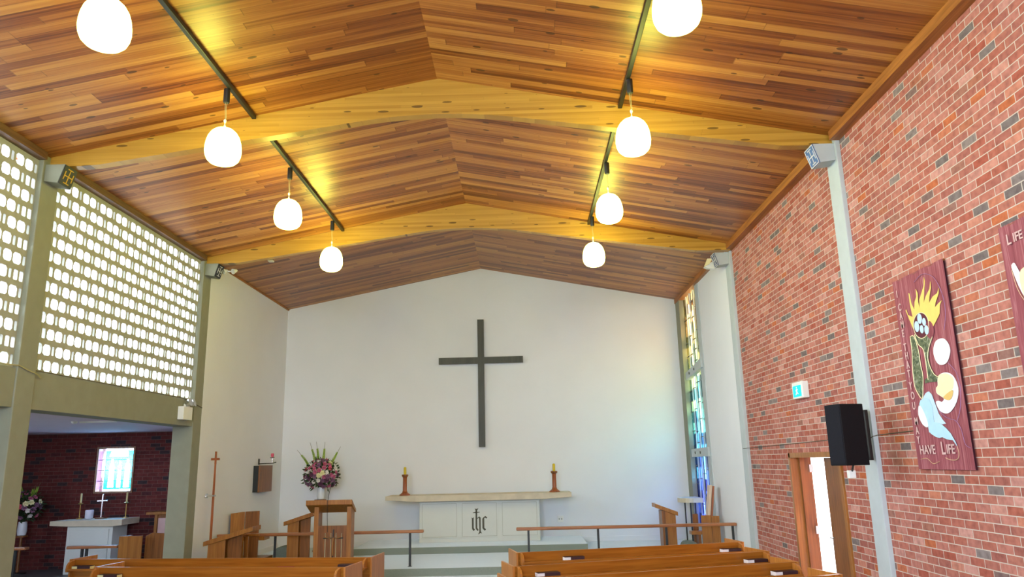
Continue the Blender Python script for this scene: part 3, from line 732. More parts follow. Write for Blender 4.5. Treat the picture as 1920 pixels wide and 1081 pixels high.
# ------------------------------------------------------------------ front lectern with microphone
t = thing('lectern', 'tall open wooden lectern with sloping top and crucifix front panel', 'lectern', (-3.9, 15.45, 0))
MB().prism([(15.28, 1.535), (15.28, 1.44), (15.66, 1.27), (15.66, 1.33)], 0, -4.36, -3.44).build('sloping_top', 'oak', t, bevel=0.008)
for x in (-4.20, -3.55):
    MB().box(x, x+0.09, 15.33, 15.62, 0.0, 1.40).build('side_post', 'oak', t, bevel=0.008)
fp = MB()
xs = [-4.115, -3.99, -3.855, -3.735, -3.62, -3.545]
sl = [-3.975, -3.865, -3.765, -3.655]
edges = [-4.115] + [v for s_ in sl for v in (s_-0.009, s_+0.009)] + [-3.545]
for i in range(0, len(edges), 2): fp.box(edges[i], edges[i+1], 15.36, 15.385, 0.05, 0.90)
fp.box(-4.115, -3.545, 15.36, 15.385, 0.90, 1.04).box(-4.115, -3.545, 15.36, 15.385, 0.0, 0.05)
fpo = fp.build('front_panel', 'oak_d', t)
MB().box(-4.115, -3.545, 15.395, 15.405, 0.05, 0.90).build('slit_backing', 'b_cream', t)
MB().box(-3.822, -3.802, 15.335, 15.36, 0.30, 0.97).box(-4.01, -3.62, 15.335, 15.36, 0.795, 0.815).build('crucifix', 'black', fpo, bevel=0.003)
MB().tube([(-3.80, 15.325, 0.82), (-3.815, 15.32, 0.66), (-3.805, 15.325, 0.48)], [0.014, 0.018, 0.009], 8).tube([(-3.98, 15.33, 0.825), (-3.81, 15.325, 0.79), (-3.65, 15.33, 0.825)], 0.007, 6).build('crucifix_figure', 'oak', fpo)
t = thing('microphone', 'black gooseneck microphone rising from the front lectern', 'microphone', (-3.92, 15.30, 1.54))
MB().tube([(-3.92, 15.29, 1.54), (-3.915, 15.285, 1.60), (-3.90, 15.28, 1.68), (-3.875, 15.26, 1.76), (-3.845, 15.24, 1.82)], 0.006, 6).build('gooseneck', 'black', t)
MB().tube([(-3.848, 15.243, 1.81), (-3.835, 15.235, 1.84), (-3.82, 15.225, 1.87)], [0.012, 0.022, 0.016], 10).build('microphone_head', 'black', t, smooth=True)
MB().tube([(-3.92, 15.255, 1.54), (-3.925, 15.262, 1.42), (-3.93, 15.30, 1.2), (-3.925, 15.345, 0.92)], 0.005, 6).build('cable', 'black', t)

# ------------------------------------------------------------------ clergy stalls and reading desks
def read_desk(xl, zl, xr, zr, y0, y1, zb, body, label, pale_end=None):
    """a stand seen from its side: top slopes along x"""
    t = thing('reading_desk', label, 'reading desk', ((body[0]+body[1])/2, (y0+y1)/2, zb))
    MB().prism([(xl, zl), (xr, zr), (xr, zr-0.085), (xl, zl-0.085)], 1, y0-0.04, y1+0.04).build('sloping_top', 'oak', t, bevel=0.008)
    f = lambda x: zl+(zr-zl)*(x-xl)/(xr-xl)-0.085
    b0, b1, b2 = body
    MB().prism([(b0, zb), (b1, zb), (b1, f(b1)), (b0, f(b0))], 1, y0, y0+0.035).build('side_panel', 'oak', t, bevel=0.004)
    MB().prism([(b0, zb), (b1, zb), (b1, f(b1)), (b0, f(b0))], 1, y1-0.035, y1).build('side_panel', 'oak', t, bevel=0.004)
    MB().prism([(b1, zb), (b2, zb), (b2, f(b2)), (b1, f(b1))], 1, y0+0.15, y0+0.18).build('front_panel', 'oak_d', t)
    MB().prism([(b1-0.002, zb+0.04), (b2, zb+0.04), (b2, zb+0.10), (b1-0.002, zb+0.10)], 1, y0+0.03, y1-0.03).build('foot_rail', 'oak_d', t)
    return t
read_desk(-6.20, 0.83, -5.26, 1.09, 14.95, 15.34, 0.0, (-6.12, -5.79, -5.53), 'wooden prayer desk with sloping top at the left, in front of the clergy chair')
t = read_desk(-5.25, 1.035, -4.60, 1.235, 16.80, 17.25, 0.15, (-5.17, -4.93, -4.72), 'wooden reading desk behind the communion rail, left of the front lectern')
t = read_desk(2.84, 1.215, 3.33, 1.03, 17.20, 17.60, 0.15, (3.05, 3.28, 3.05), 'wooden reading desk behind the communion rail, right of the altar')
MB().prism([(2.86, 1.216), (2.96, 1.176), (2.96, 1.188), (2.86, 1.228)], 1, 17.2, 17.55).build('white_strip', 'page', t)  # thin white strip along the high end of the sloping top
MB().box(2.98, 3.055, 17.19, 17.60, 0.15, 1.06).build('back_board', 'oak_d', t, bevel=0.004)

# left clergy chair
t = thing('clergy_chair', 'high-backed box-sided wooden chair beside the left wall', 'chair', (-6.1, 16.9, 0.15))
MB().prism([(-6.40, 0.15), (-6.10, 0.15), (-6.10, 1.265), (-6.40, 1.235)], 1, 16.75, 16.79).build('wing_panel', 'oak', t, bevel=0.005)
MB().prism([(-6.10, 1.265), (-5.80, 1.275), (-5.80, 0.15), (-6.10, 0.15)], 1, 16.80, 16.84).build('back_panel', 'oak_d', t, bevel=0.005)
MB().box(-6.405, -6.37, 16.79, 17.45, 0.15, 1.23).build('back_panel', 'oak_d', t, bevel=0.005)
MB().box(-6.36, -5.68, 16.845, 17.2, 0.66, 0.75).build('seat', 'oak', t, bevel=0.006)
MB().box(-6.36, -5.66, 16.845, 17.4, 0.15, 0.30).build('base', 'oak_d', t)
t = thing('side_post', 'short light wooden post of the rail end beside the prayer desk', 'post', (-5.58, 16.0, 0.15))
MB().box(-5.76, -5.72, 15.98, 16.03, 0.151, 0.86).box(-5.76, -5.50, 15.98, 16.03, 0.82, 0.862).build('bracket_frame', 'oak', t, bevel=0.004)

# right clergy chair
t = thing('clergy_chair', 'wooden chair with a tall narrow pale back slab by the right wall', 'chair', (3.98, 17.2, 0.15))
MB().box(3.80, 4.01, 17.02, 17.06, 0.15, 0.955).build('side_panel', 'oak', t, bevel=0.004)
MB().box(4.015, 4.19, 17.02, 17.06, 0.15, 0.935).build('side_panel', 'oak', t, bevel=0.004)
MB().box(3.68, 3.80, 17.35, 17.39, 0.15, 0.965).build('side_panel', 'oak_d', t, bevel=0.004)
MB().box(3.58, 4.1, 17.08, 17.34, 0.55, 0.62).build('seat', 'oak', t, bevel=0.006)
MB().box(3.72, 3.78, 17.08, 17.34, 0.15, 0.55).build('front_board', 'oak_d', t)
MB().prism([(3.93, 0.62), (3.985, 0.62), (4.12, 1.58), (4.065, 1.58)], 1, 17.12, 17.36).build('back_slab', 'lit_pale', t, bevel=0.006)
MB().prism([(3.99, 0.62), (4.03, 0.62), (4.16, 1.56), (4.125, 1.56)], 1, 17.10, 17.34).build('back_support', 'redwood', t, bevel=0.004)
# credence table
t = thing('credence_table', 'pale round-fronted shelf table on thin black legs by the coloured strip window', 'table', (4.0, 18.9, 0.15))
top = [(4.22, 19.4), (4.22, 18.55)] + [(3.98+0.28*math.cos(a), 18.975+0.42*math.sin(a)) for a in [PI*(1.5-i/10) for i in range(11)]]
mb = MB(); n = len(top); mb.add([(x, y, z) for z in (1.135, 1.24) for x, y in top], [tuple(range(n)), tuple(range(n, 2*n))]+[(i, (i+1) % n, n+(i+1) % n, n+i) for i in range(n)])
mb.build('table_top', 'stone', t)
for x, y in ((3.84, 18.85), (3.95, 18.75), (4.06, 18.72)):
    MB().tube([(x, y, 0.15), (x, y, 1.136)], 0.017, 8).build('leg', 'black', t, smooth=True)
# kneeling cushions
def cushion(x0, x1, y0, y1, z0, z1, label):
    n = 10; pts = [(x0, z0)]
    for i in range(n+1):
        a = PI*(1-i/n); pts.append(((x0+x1)/2+(x1-x0)/2*math.copysign(abs(math.cos(a))**0.6, math.cos(a)), z0+0.03+(z1-z0-0.03)*abs(math.sin(a))**0.6))
    pts.append((x1, z0))
    tag(MB().prism(pts, 1, y0, y1).build('kneeling_cushion', 'cushion', bevel=0.01), label, 'cushion')
cushion(3.31, 3.66, 16.75, 17.15, 0.15, 0.44, 'grey rounded kneeling cushion on the floor between the right reading desk and chair')
cushion(-5.62, -5.22, 17.3, 17.8, 0.15, 0.47, 'grey rounded kneeling cushion on the floor behind the left communion rail')

# processional cross in its wall bracket
t = thing('processional_cross', 'slim wooden cross on a tall pole standing against the left white wall', 'cross', (-6.30, 15.50, 0.0))
MB().tube([(-6.30, 15.50, 0.002), (-6.30, 15.50, 1.6), (-6.30, 15.50, 2.30)], [0.026, 0.024, 0.018], 10).box(-6.316, -6.284, 15.485, 15.515, 2.28, 2.53).build('pole', 'redwood', t)
MB().box(-6.385, -6.225, 15.47, 15.53, 2.355, 2.40).build('cross_arm', 'redwood', t, bevel=0.003)
t = thing('pole_bracket', 'small dark metal bracket holding the processional cross to the wall', 'bracket', (-6.42, 15.50, 1.66))
MB().box(XL, -6.27, 15.455, 15.47, 1.645, 1.675).box(XL, -6.27, 15.53, 15.545, 1.645, 1.675).box(-6.275, -6.262, 15.455, 15.545, 1.645, 1.675).box(XL, XL+0.012, 15.43, 15.57, 1.62, 1.70).build('clip', 'steel', t)
# aumbry and sanctuary lamp
t = thing('wall_cupboard', 'small brown wooden cupboard hung on the left white wall', 'cupboard', (XL, 18.6, 1.9))
MB().box(XL, -6.33, 18.13, 19.02, 1.625, 2.235).build('carcass', 'black', t)  # black stands in for the shade on the cupboard's near side
MB().box(-6.33, -6.29, 18.13, 19.02, 1.62, 2.24).build('door', 'oak_d', t, bevel=0.006)
t = thing('sanctuary_lamp', 'small hanging lamp on a black wall bracket above the wall cupboard', 'lamp', (XL, 18.5, 2.29))
MB().tube([(XL, 18.45, 2.28), (-6.30, 18.45, 2.285), (-6.10, 18.45, 2.285), (-6.02, 18.45, 2.31)], 0.011, 6).box(XL, XL+0.02, 18.42, 18.48, 2.26, 2.40).build('wall_arm', 'black', t)
MB().lathe([(0.008, 2.285), (0.008, 2.40), (0.05, 2.41), (0.06, 2.43), (0.01, 2.435)], -6.12, 18.45, 12).build('stand', 'silver', t, smooth=True)
MB().lathe([(0.02, 2.43), (0.035, 2.45), (0.038, 2.50), (0.03, 2.52)], -6.12, 18.45, 12).build('cup', 'f_rose', t, smooth=True)

# ------------------------------------------------------------------ flowers
def blossom_mesh(name, r, mat, seed):
    rn = random.Random(seed); mb = MB()
    for ring, (k, tilt, ln) in enumerate(((7, 0.35, 1.0), (6, 0.85, 0.75), (4, 1.25, 0.5))):
        for i in range(k):
            a = 2*PI*(i+0.5*ring)/k + rn.uniform(-0.15, 0.15)
            c, s_ = math.cos(a), math.sin(a); w = r*ln*0.42
            l1, l2 = r*ln*0.6, r*ln
            z1, z2 = l1*math.sin(tilt), l2*math.sin(tilt*0.9)+r*0.05
            q1, q2 = l1*math.cos(tilt), l2*math.cos(tilt)
            mb.add([(0, 0, 0), (q1*c-w*s_, q1*s_+w*c, z1), (q2*c, q2*s_, z2), (q1*c+w*s_, q1*s_-w*c, z1), (q1*0.8*c, q1*0.8*s_, z1*0.6)],
                   [(0, 4, 1), (4, 2, 1), (0, 3, 4), (4, 3, 2)])
    mb.lathe([(r*0.05, -r*0.1), (r*0.2, 0.0), (r*0.16, r*0.25), (0.002, r*0.32)], 0, 0, 7)
    me = bpy.data.meshes.new(name); me.from_pydata(mb.v, [], mb.f); me.update(); me.materials.append(M[mat]); return me
def arrangement(x, y, zbase, zv, zc_, rx, rz, label, stand, spikes, nbl, hidden_left=False, seed=3):
    rn = random.Random(seed)
    t = thing('flower_arrangement', label, 'flower arrangement', (x, y, zbase))
    vh = 0.30
    MB().lathe([(0.055, zbase), (0.085, zbase+0.01), (0.10, zbase+0.10), (0.095, zbase+0.22), (0.085, zbase+vh), (0.07, zbase+vh-0.01)], x, y, 20).build('vase', 'vase', t, smooth=True)
    fo = MB()
    for i in range(520):
        a, b_ = rn.uniform(0, 2*PI), math.acos(rn.uniform(-0.85, 1)); q = rn.uniform(0.45, 1.0)
        px, py, pz = x+rx*q*math.sin(b_)*math.cos(a), y+rx*0.75*q*math.sin(b_)*math.sin(a), zc_+rz*q*math.cos(b_)
        d = Vector((px-x, py-y, (pz-zc_)+0.05)).normalized(); d = (d+Vector((rn.uniform(-.5, .5), rn.uniform(-.5, .5), rn.uniform(-.6, .4)))).normalized()
        sd = d.cross(Vector((rn.uniform(-1, 1), rn.uniform(-1, 1), rn.uniform(-1, 1)))).normalized()
        nr = d.cross(sd); ln, w = rn.uniform(0.07, 0.13), rn.uniform(0.014, 0.028); p = Vector((px, py, pz))
        fo.add([p, p+d*ln*0.5+sd*w+nr*0.006, p+d*ln, p+d*ln*0.5-sd*w+nr*0.006, p+d*ln*0.5-nr*0.004], [(0, 1, 4), (1, 2, 4), (2, 3, 4), (3, 0, 4)])
    for i in range(26):
        a = rn.uniform(0, 2*PI); q = rn.uniform(0.3, 0.9)
        fo.tube([(x, y, zbase+vh-0.05), (x+rx*q*0.5*math.cos(a), y+rx*q*0.4*math.sin(a), zc_-rz*0.4), (x+rx*q*math.cos(a), y+rx*0.7*q*math.sin(a), zc_+rz*rn.uniform(-0.3, 0.6))], 0.004, 4)
    fol = fo.build('foliage', 'leaf', t); fol['kind'] = 'stuff'
    kinds = [('f_pink', 0.062), ('f_mauve', 0.07), ('f_plum', 0.07), ('f_cream', 0.065), ('f_whitef', 0.055), ('f_rose', 0.06), ('f_mauve', 0.06), ('f_pink', 0.055)]
    meshes = [blossom_mesh('blossom', r, m_, 11+i) for i, (m_, r) in enumerate(kinds)]
    pts = []
    tries = 0
    while len(pts) < nbl and tries < 6000:
        tries += 1
        a, b_ = rn.uniform(-PI, 0), math.acos(rn.uniform(-0.75, 0.98))
        d = Vector((math.sin(b_)*math.cos(a), math.sin(b_)*math.sin(a), math.cos(b_)))
        p = Vector((x+rx*0.95*d.x, y+rx*0.75*d.y, zc_+rz*0.93*d.z))
        if all((p-q).length > 0.082 for q, _ in pts): pts.append((p, d))
    inv = MATS[t.name].inverted()
    for i, (p, d) in enumerate(pts):
        o = bpy.data.objects.new('blossom', meshes[rn.randrange(len(meshes))]); C.objects.link(o); o.parent = t
        o.location = inv @ p; o.rotation_euler = d.to_track_quat('Z', 'Y').to_euler(); o.scale = (1.15,)*3
    for (tx, tz) in spikes:
        top = Vector((x+tx, y-0.05, tz)); base = Vector((x+tx*0.25, y, zc_))
        pth = [base, base.lerp(top, 0.5)+Vector((0, 0, 0.03)), top]
        sp = MB().tube(pth, [0.008, 0.006, 0.0035], 6)
        spo = sp.build('flower_spike', 'stem', t)
        fl = MB()
        for k in range(12):
            f = 0.30+0.040*k; p = base.lerp(top, f); r = 0.05*(1.15-f)+0.008
            for s_ in range(3):
                a = k*1.9+s_*2.1; q = p+Vector((math.cos(a)*r, math.sin(a)*r, 0.03))
                fl.add([p, p.lerp(q, 0.6)+Vector((0, 0, 0.035)), q, p.lerp(q, 0.6)-Vector((0, 0, 0.015))+Vector((math.sin(a)*0.02, -math.cos(a)*0.02, 0))], [(0, 1, 2), (0, 2, 3), (0, 3, 1), (1, 3, 2)])
        fl.build('spike_florets', 'leaf_l', spo)
    s = thing('flower_stand', stand, 'stand', (x, y, 0))
    return t, s
zb = 1.38
t, s = arrangement(-5.14, 19.3, zb, 0, 1.98, 0.44, 0.40, 'large pink, mauve and cream flower arrangement in a white vase left of the altar',
    'slim dark pedestal under the large flower arrangement, left of the altar',
    [(-0.62, 2.60), (-0.30, 2.78), (-0.14, 2.80), (0.08, 2.79), (0.48, 2.66)], 62)
MB().lathe([(0.15, 1.35), (0.15, 1.38)], -5.14, 19.3, 18).build('stand_top', 'oak_d', s)
MB().tube([(-5.14, 19.3, 0.17), (-5.14, 19.3, 1.35)], 0.022, 8).build('pole', 'oak_d', s)
MB().lathe([(0.16, 0.151), (0.16, 0.175), (0.03, 0.19)], -5.14, 19.3, 18).build('foot', 'oak_d', s)
s.location = (-5.14, 19.3, 0.15)
for ch in s.children:
    ch.location = (0, 0, -0.15)
t, s = arrangement(-11.42, 17.5, 0.82, 0, 1.44, 0.38, 0.34, 'pink and white flower arrangement in a white vase in the dark side chapel',
    'dark pedestal under the chapel flower arrangement', [(0.22, 1.92), (0.34, 1.98), (-0.15, 2.0)], 34, seed=9)
MB().lathe([(0.13, 0.79), (0.13, 0.82)], -11.42, 17.5, 18).build('stand_top', 'oak_d', s)
MB().tube([(-11.42, 17.5, 0.02), (-11.42, 17.5, 0.80)], 0.03, 8).build('pole', 'oak_d', s)
MB().lathe([(0.18, 0.001), (0.18, 0.025), (0.03, 0.04)], -11.42, 17.5, 18).build('foot', 'black', s)

# ------------------------------------------------------------------ side chapel furniture
t = thing('chapel_altar', 'small white altar with a wide pale stone top in the side chapel', 'altar', (-9.7, 17.5, 0))
MB().box(-10.22, -9.20, 17.22, 17.85, 0.0, 1.02).build('body', 'altar', t, bevel=0.006)
MB().box(-10.14, -9.28, 17.20, 17.225, 0.10, 0.94).build('panel', 'altar', t, bevel=0.008)
MB().prism([(-10.56, 1.04), (-10.2, 1.02), (-9.2, 1.00), (-8.95, 1.02), (-8.95, 1.15), (-10.56, 1.135)], 1, 17.10, 17.88).build('stone_top', 'stone', t, bevel=0.006)
for x, lab, tilt in ((-10.20, 'slim candlestick with a short candle on the left of the chapel altar', 0), (-9.14, 'slim candlestick with a short candle on the right of the chapel altar', 0)):
    c = thing('candlestick', lab, 'candlestick', (x, 17.6, 1.14))
    MB().lathe([(0.07, 1.147), (0.07, 1.16), (0.012, 1.175), (0.009, 1.46), (0.05, 1.475), (0.055, 1.49), (0.01, 1.50)], x, 17.6, 12).build('stem', 'brass', c, smooth=True)
    MB().lathe([(0.02, 1.50), (0.02, 1.70), (0.005, 1.71)], x, 17.6, 10).build('candle', 'page_y', c, smooth=True)
c = thing('altar_cross', 'small silver metal cross standing on the chapel altar', 'cross', (-9.70, 17.6, 1.145))
MB().box(-9.715, -9.685, 17.59, 17.61, 1.17, 1.68).box(-9.82, -9.58, 17.588, 17.612, 1.52, 1.55).build('cross_bars', 'silver', c, bevel=0.003)
MB().box(-9.80, -9.60, 17.52, 17.68, 1.145, 1.172).build('base', 'oak_d', c, bevel=0.004)
c = tag(MB().lathe([(0.065, 1.147), (0.085, 1.17), (0.088, 1.33), (0.08, 1.345), (0.075, 1.33), (0.07, 1.18)], -9.92, 17.50, 20).build('glass_cup', 'glass_cup', smooth=True), 'white glowing glass cup on the chapel altar left of the silver cross', 'cup')
def ch_rail(xa, xb, posts, label):
    t = thing('chapel_rail', label, 'rail', ((xa+xb)/2, 15.5, 0))
    MB().box(xa, xb, 15.44, 15.58, 0.70, 0.755).build('hand_rail', 'rail', t, bevel=0.015)
    for p in posts: MB().box(p-0.022, p+0.022, 15.49, 15.53, 0.0, 0.701).build('post', 'black', t)
ch_rail(-9.15, -8.13, [-8.86, -8.77], 'short wooden topped chapel rail in front of the small white altar')
ch_rail(-11.6, -9.97, [-10.20, -11.3], 'wooden topped chapel rail at the far left in front of the chapel flowers')
t = thing('chapel_stall', 'golden wooden stall with panelled sides in front of the chapel altar', 'stall', (-7.6, 15.2, 0))
MB().box(-7.97, -7.52, 15.18, 15.22, 0, 0.945).build('side_panel', 'oak', t, bevel=0.005)
MB().prism([(-7.52, 0), (-7.08, 0), (-7.08, 0.965), (-7.40, 0.985), (-7.52, 0.93)], 1, 15.32, 15.36).build('back_panel', 'oak_d', t, bevel=0.005)
MB().box(-7.97, -7.93, 15.22, 15.6, 0, 0.93).build('side_panel', 'oak_d', t)
MB().box(-7.9, -7.1, 15.36, 15.62, 0.42, 0.46).build('seat', 'oak', t)
t = thing('chapel_cabinet', 'wooden cabinet with a pale panel against the chapel brick wall', 'cabinet', (-8.2, 17.9, 0))
MB().box(-8.50, -7.5, 17.7, 18.15, 0, 1.20).build('carcass', 'oak_d', t, bevel=0.006)
MB().box(-8.68, -7.45, 17.62, 18.17, 1.20, 1.26).build('top', 'oak', t, bevel=0.006)
MB().box(-8.42, -7.58, 17.685, 17.701, 0.1, 1.12).build('pale_panel', 'b_text', t)
MB().box(-8.16, -8.06, 17.68, 17.686, 0.82, 0.98).build('white_notice', 'page', t)
MB().box(-8.50, -8.44, 17.67, 17.70, 0, 1.20).build('edge_strip', 'oak', t)
t = thing('ceiling_batten', 'thin pale batten light on the chapel ceiling', 'ceiling light', (-7.9, 13.72, 3.09))
MB().box(-8.12, -7.45, 13.70, 13.74, 3.055, 3.089).build('batten', 'white', t)
t = tag(MB().lathe([(0.055, 3.089), (0.055, 3.07), (0.035, 3.045), (0.01, 3.04)], -8.20, 13.68, 16).build('smoke_detector', 'white', smooth=True), 'small round smoke detector on the chapel ceiling', 'detector')

# ------------------------------------------------------------------ wall fittings
t = thing('emergency_light', 'white emergency light box with twin lamps on the concrete lintel', 'emergency light', (XL, 14.2, 3.1))
MB().box(XL-0.022, XL+0.09, 14.02, 14.40, 3.10, 3.345).build('battery_box', 'white', t, bevel=0.008)
for y, a in ((14.22, 0.3), (14.38, -0.3)):
    MB().lathe([(0.01, 0), (0.03, 0.0), (0.045, 0.03), (0.075, 0.085), (0.075, 0.10), (0.01, 0.10)], 0, 0, 16).xf(Matrix.Translation((XL+0.03, y, 3.405)) @ Matrix.Rotation(a, 4, 'X') @ Matrix.Rotation(PI/2-0.3, 4, 'Y')).build('lamp_head', 'steel', t, smooth=True)
MB().box(XL, XL+0.04, 14.2, 14.38, 3.34, 3.40).build('lamp_bracket', 'white', t)
t = thing('floodlight', 'small white twin floodlight under the second beam by the left corbel', 'floodlight', (-6.05, 15.1, 6.25))
MB().box(-6.40, -6.36, 15.031, 15.14, 6.20, 6.28).tube([(-6.38, 15.10, 6.24), (-6.1, 15.12, 6.22)], 0.016, 6).build('arm', 'white', t)
for q, (x, y) in enumerate(((-6.16, 15.12), (-5.97, 15.14))):
    MB().lathe([(0.01, 0), (0.028, 0.0), (0.035, 0.03), (0.06, 0.09), (0.055, 0.10), (0.01, 0.085)], 0, 0, 14).xf(Matrix.Translation((x, y, 6.24)) @ Matrix.Rotation(0.9, 4, 'Y') @ Matrix.Rotation(2.3, 4, 'X')).build('lamp_head', 'white', t, smooth=True)
MB().tube([(-6.1, 15.12, 6.22), (-5.95, 15.14, 6.24)], 0.012, 6).build('cross_arm', 'white', t)
zs = zc(-5.40)
t = thing('ceiling_sensor', 'small grey square sensor on the sanctuary ceiling near the left corbel', 'sensor', (-5.40, 15.52, zs))
MB().box(-5.455, -5.345, 15.47, 15.57, zs-0.08, zs+0.015).build('housing', 'steel', t, bevel=0.006)
MB().box(-5.44, -5.33, 15.46, 15.58, zs-0.115, zs-0.081).build('lens', 'white', t, bevel=0.01)
t = thing('floodlight', 'small cream floodlight fixed beside the right corbel of the far beam', 'floodlight', (4.0, 15.25, 6.1))
MB().prism([(3.86, 6.07), (4.07, 6.20), (4.11, 6.02), (3.93, 6.04)], 1, 15.21, 15.33).build('housing', 'white', t, bevel=0.008)
MB().prism([(3.85, 6.07), (3.93, 6.235), (4.03, 6.235), (3.97, 6.12)], 1, 15.17, 15.208).build('hood', 'b_cream', t)
MB().box(4.05, 4.299, 15.21, 15.235, 6.08, 6.13).build('arm', 'white', t)

# exit sign
t = thing('exit_sign', 'white box exit sign with lit turquoise face on the brick wall', 'sign', (XR, 11.75, 3.04))
MB().box(XR-0.10, XR, 11.53, 11.97, 3.035, 3.29).build('housing', 'white', t, bevel=0.012)
f = MB().box(XR-0.106, XR-0.099, 11.58, 11.92, 3.065, 3.235).build('lit_face', 'exit_face', t)
e = MB()
def pl_(pts): e.prism([(11.75+a, 3.15+b_) for a, b_ in pts], 0, XR-0.110, XR-0.106)
pl_([(-0.015, 0.03), (0.015, 0.035), (0.02, -0.015), (-0.01, -0.02)])
pl_([(-0.01, 0.045), (0.012, 0.045), (0.012, 0.066), (-0.01, 0.066)])
pl_([(0.015, -0.01), (0.045, -0.045), (0.06, -0.045), (0.05, -0.058), (0.03, -0.05), (0.0, -0.018)])
pl_([(-0.01, -0.015), (-0.03, -0.045), (-0.055, -0.05), (-0.055, -0.035), (-0.035, -0.03), (-0.012, -0.005)])
pl_([(0.012, 0.03), (0.045, 0.01), (0.042, 0.0), (0.012, 0.018)]); pl_([(-0.012, 0.028), (-0.04, 0.012), (-0.045, 0.022), (-0.015, 0.036)])
e.build('running_figure', 'exit_man', f)

# loudspeaker
rot = math.radians(14)
t = thing('loudspeaker', 'large black loudspeaker on the right concrete column above the door, small pale box hanging below', 'loudspeaker', (3.80, 9.05, 2.05), rot)
MB().box(-0.15, 0.16, -0.145, 0.145, 0.0, 0.705).build('cabinet', 'speaker', t, bevel=0.008, local=True)
MB().box(-0.156, -0.149, -0.135, 0.135, 0.012, 0.69).build('grille', 'grille', t, local=True)
MB().tube([(0.10, 0.10, 0.69), (0.40, 0.26, 0.71), (0.52, 0.32, 0.62), (0.52, 0.32, 0.45)], 0.010, 6).tube([(0.10, 0.10, 0.02), (0.40, 0.26, 0.0), (0.52, 0.32, 0.10), (0.52, 0.32, 0.28)], 0.010, 6).build('wall_bracket', 'black', t, local=True)
MB().box(0.505, 0.545, 0.27, 0.36, 0.05, 0.66).build('bracket_plate', 'black', t, local=True)
MB().tube([(3.86, 9.10, 2.052), (3.88, 9.18, 2.01), (3.90, 9.24, 1.985)], 0.012, 6).build('sensor_arm', 'black', t)
MB().box(3.86, 3.94, 9.24, 9.31, 1.90, 1.99).build('sensor_box', 'white', t, bevel=0.006)
# cables
tag(MB().tube([(4.29, 9.60, 2.34), (4.29, 9.452, 2.385), (4.32, 9.45, 2.39), (4.352, 9.44, 2.40), (4.352, 8.7, 2.415), (4.352, 7.5, 2.43)], 0.006, 6).build('wall_cable', 'cable'), 'thin cable crossing the column and brick wall right of the loudspeaker', 'cable')
tag(MB().tube([(4.292, 15.1, 2.33), (4.292, 14.862, 2.335), (4.352, 14.855, 2.34), (4.352, 12.0, 2.37), (4.352, 9.82, 2.40)], 0.005, 6).build('wall_cable', 'cable'), 'thin cable running along the brick wall above the doorway', 'cable')
tag(MB().tube([(XL-0.015, 9.06, 3.53), (XL-0.01, 9.2, 3.52), (XL+0.012, 9.42, 3.53), (XL+0.014, 9.6, 3.49), (XL+0.012, 9.79, 3.46), (XL+0.0, 9.9, 3.42)], 0.008, 6).build('wall_cable', 'cable_y'), 'cream cable sagging across the left column at lintel height', 'cable')
tag(MB().tube([(XL-0.012, 9.8, 3.507), (XL-0.012, 12, 3.507), (XL-0.012, 14.2, 3.507), (XL+0.01, 14.5, 3.46), (XL+0.012, 15.0, 3.38)], 0.007, 6).build('wall_cable', 'cable'), 'dark cable along the top of the lintel to the emergency light', 'cable')
t = thing('wall_heater', 'small white heater panel low on the brick wall beside the doorway', 'heater', (XR, 12.9, 0.1))
MB().box(XR-0.07, XR, 12.72, 13.2, 0.12, 0.50).build('panel', 'white', t, bevel=0.01)

# ------------------------------------------------------------------ banners
def banner(yl, w, z0, h, label):
    """cloth hanging from a rod, gently rippled; local u to the right = towards smaller Y"""
    t = thing('banner', label, 'banner', (XR, yl-w/2, z0))
    nu, nv = 60, 8; vs = []; fs = []
    for j in range(nv+1):
        for i in range(nu+1):
            u = i/nu; v = j/nv
            off = 0.030 + 0.0035*math.sin(u*21+1.3*v)*(1-0.6*v)
            vs.append((XR-off, yl-w*u, z0+h*v))
    for j in range(nv):
        for i in range(nu):
            a = j*(nu+1)+i; fs.append((a, a+1, a+nu+2, a+nu+1))
    k = len(vs)
    back = [(XR-0.012, yl-w*u, z0+h*v) for (u, v) in ((0, 0), (1, 0), (1, 1), (0, 1))]
    MB().add(vs, fs).build('cloth', 'banner', t, smooth=True)
    MB().add(back, [(0, 1, 2, 3)]).build('lining', 'banner_edge', t)
    MB().tube([(XR-0.018, yl-0.0, z0+h-0.012), (XR-0.018, yl-w, z0+h-0.012)], 0.012, 8).build('hanging_rod', 'oak_d', t)
    return t
def appl(t, yl, z0, poly, mat, nm, lift=0.0, thick=0.003):
    x = XR-0.036-lift
    return MB().prism([(yl-u, z0+v) for u, v in poly], 0, x-thick, x).build(nm, mat, t)
def line(t, yl, z0, pts, mat, nm, w=0.004, closed=False):
    x = XR-0.042
    pts = list(pts)+([pts[0]] if closed else [])
    # smooth the polyline
    def cat(p0, p1, p2, p3, s): return tuple(0.5*((2*p1[k])+(-p0[k]+p2[k])*s+(2*p0[k]-5*p1[k]+4*p2[k]-p3[k])*s*s+(-p0[k]+3*p1[k]-3*p2[k]+p3[k])*s**3) for k in (0, 1))
    q = []
    for i in range(len(pts)-1):
        p0 = pts[max(i-1, 0)]; p3 = pts[min(i+2, len(pts)-1)]
        for s in range(5): q.append(cat(p0, pts[i], pts[i+1], p3, s/5))
    q.append(pts[-1])
    return MB().tube([(x, yl-u, z0+v) for u, v in q], w, 4).build(nm, mat, t)
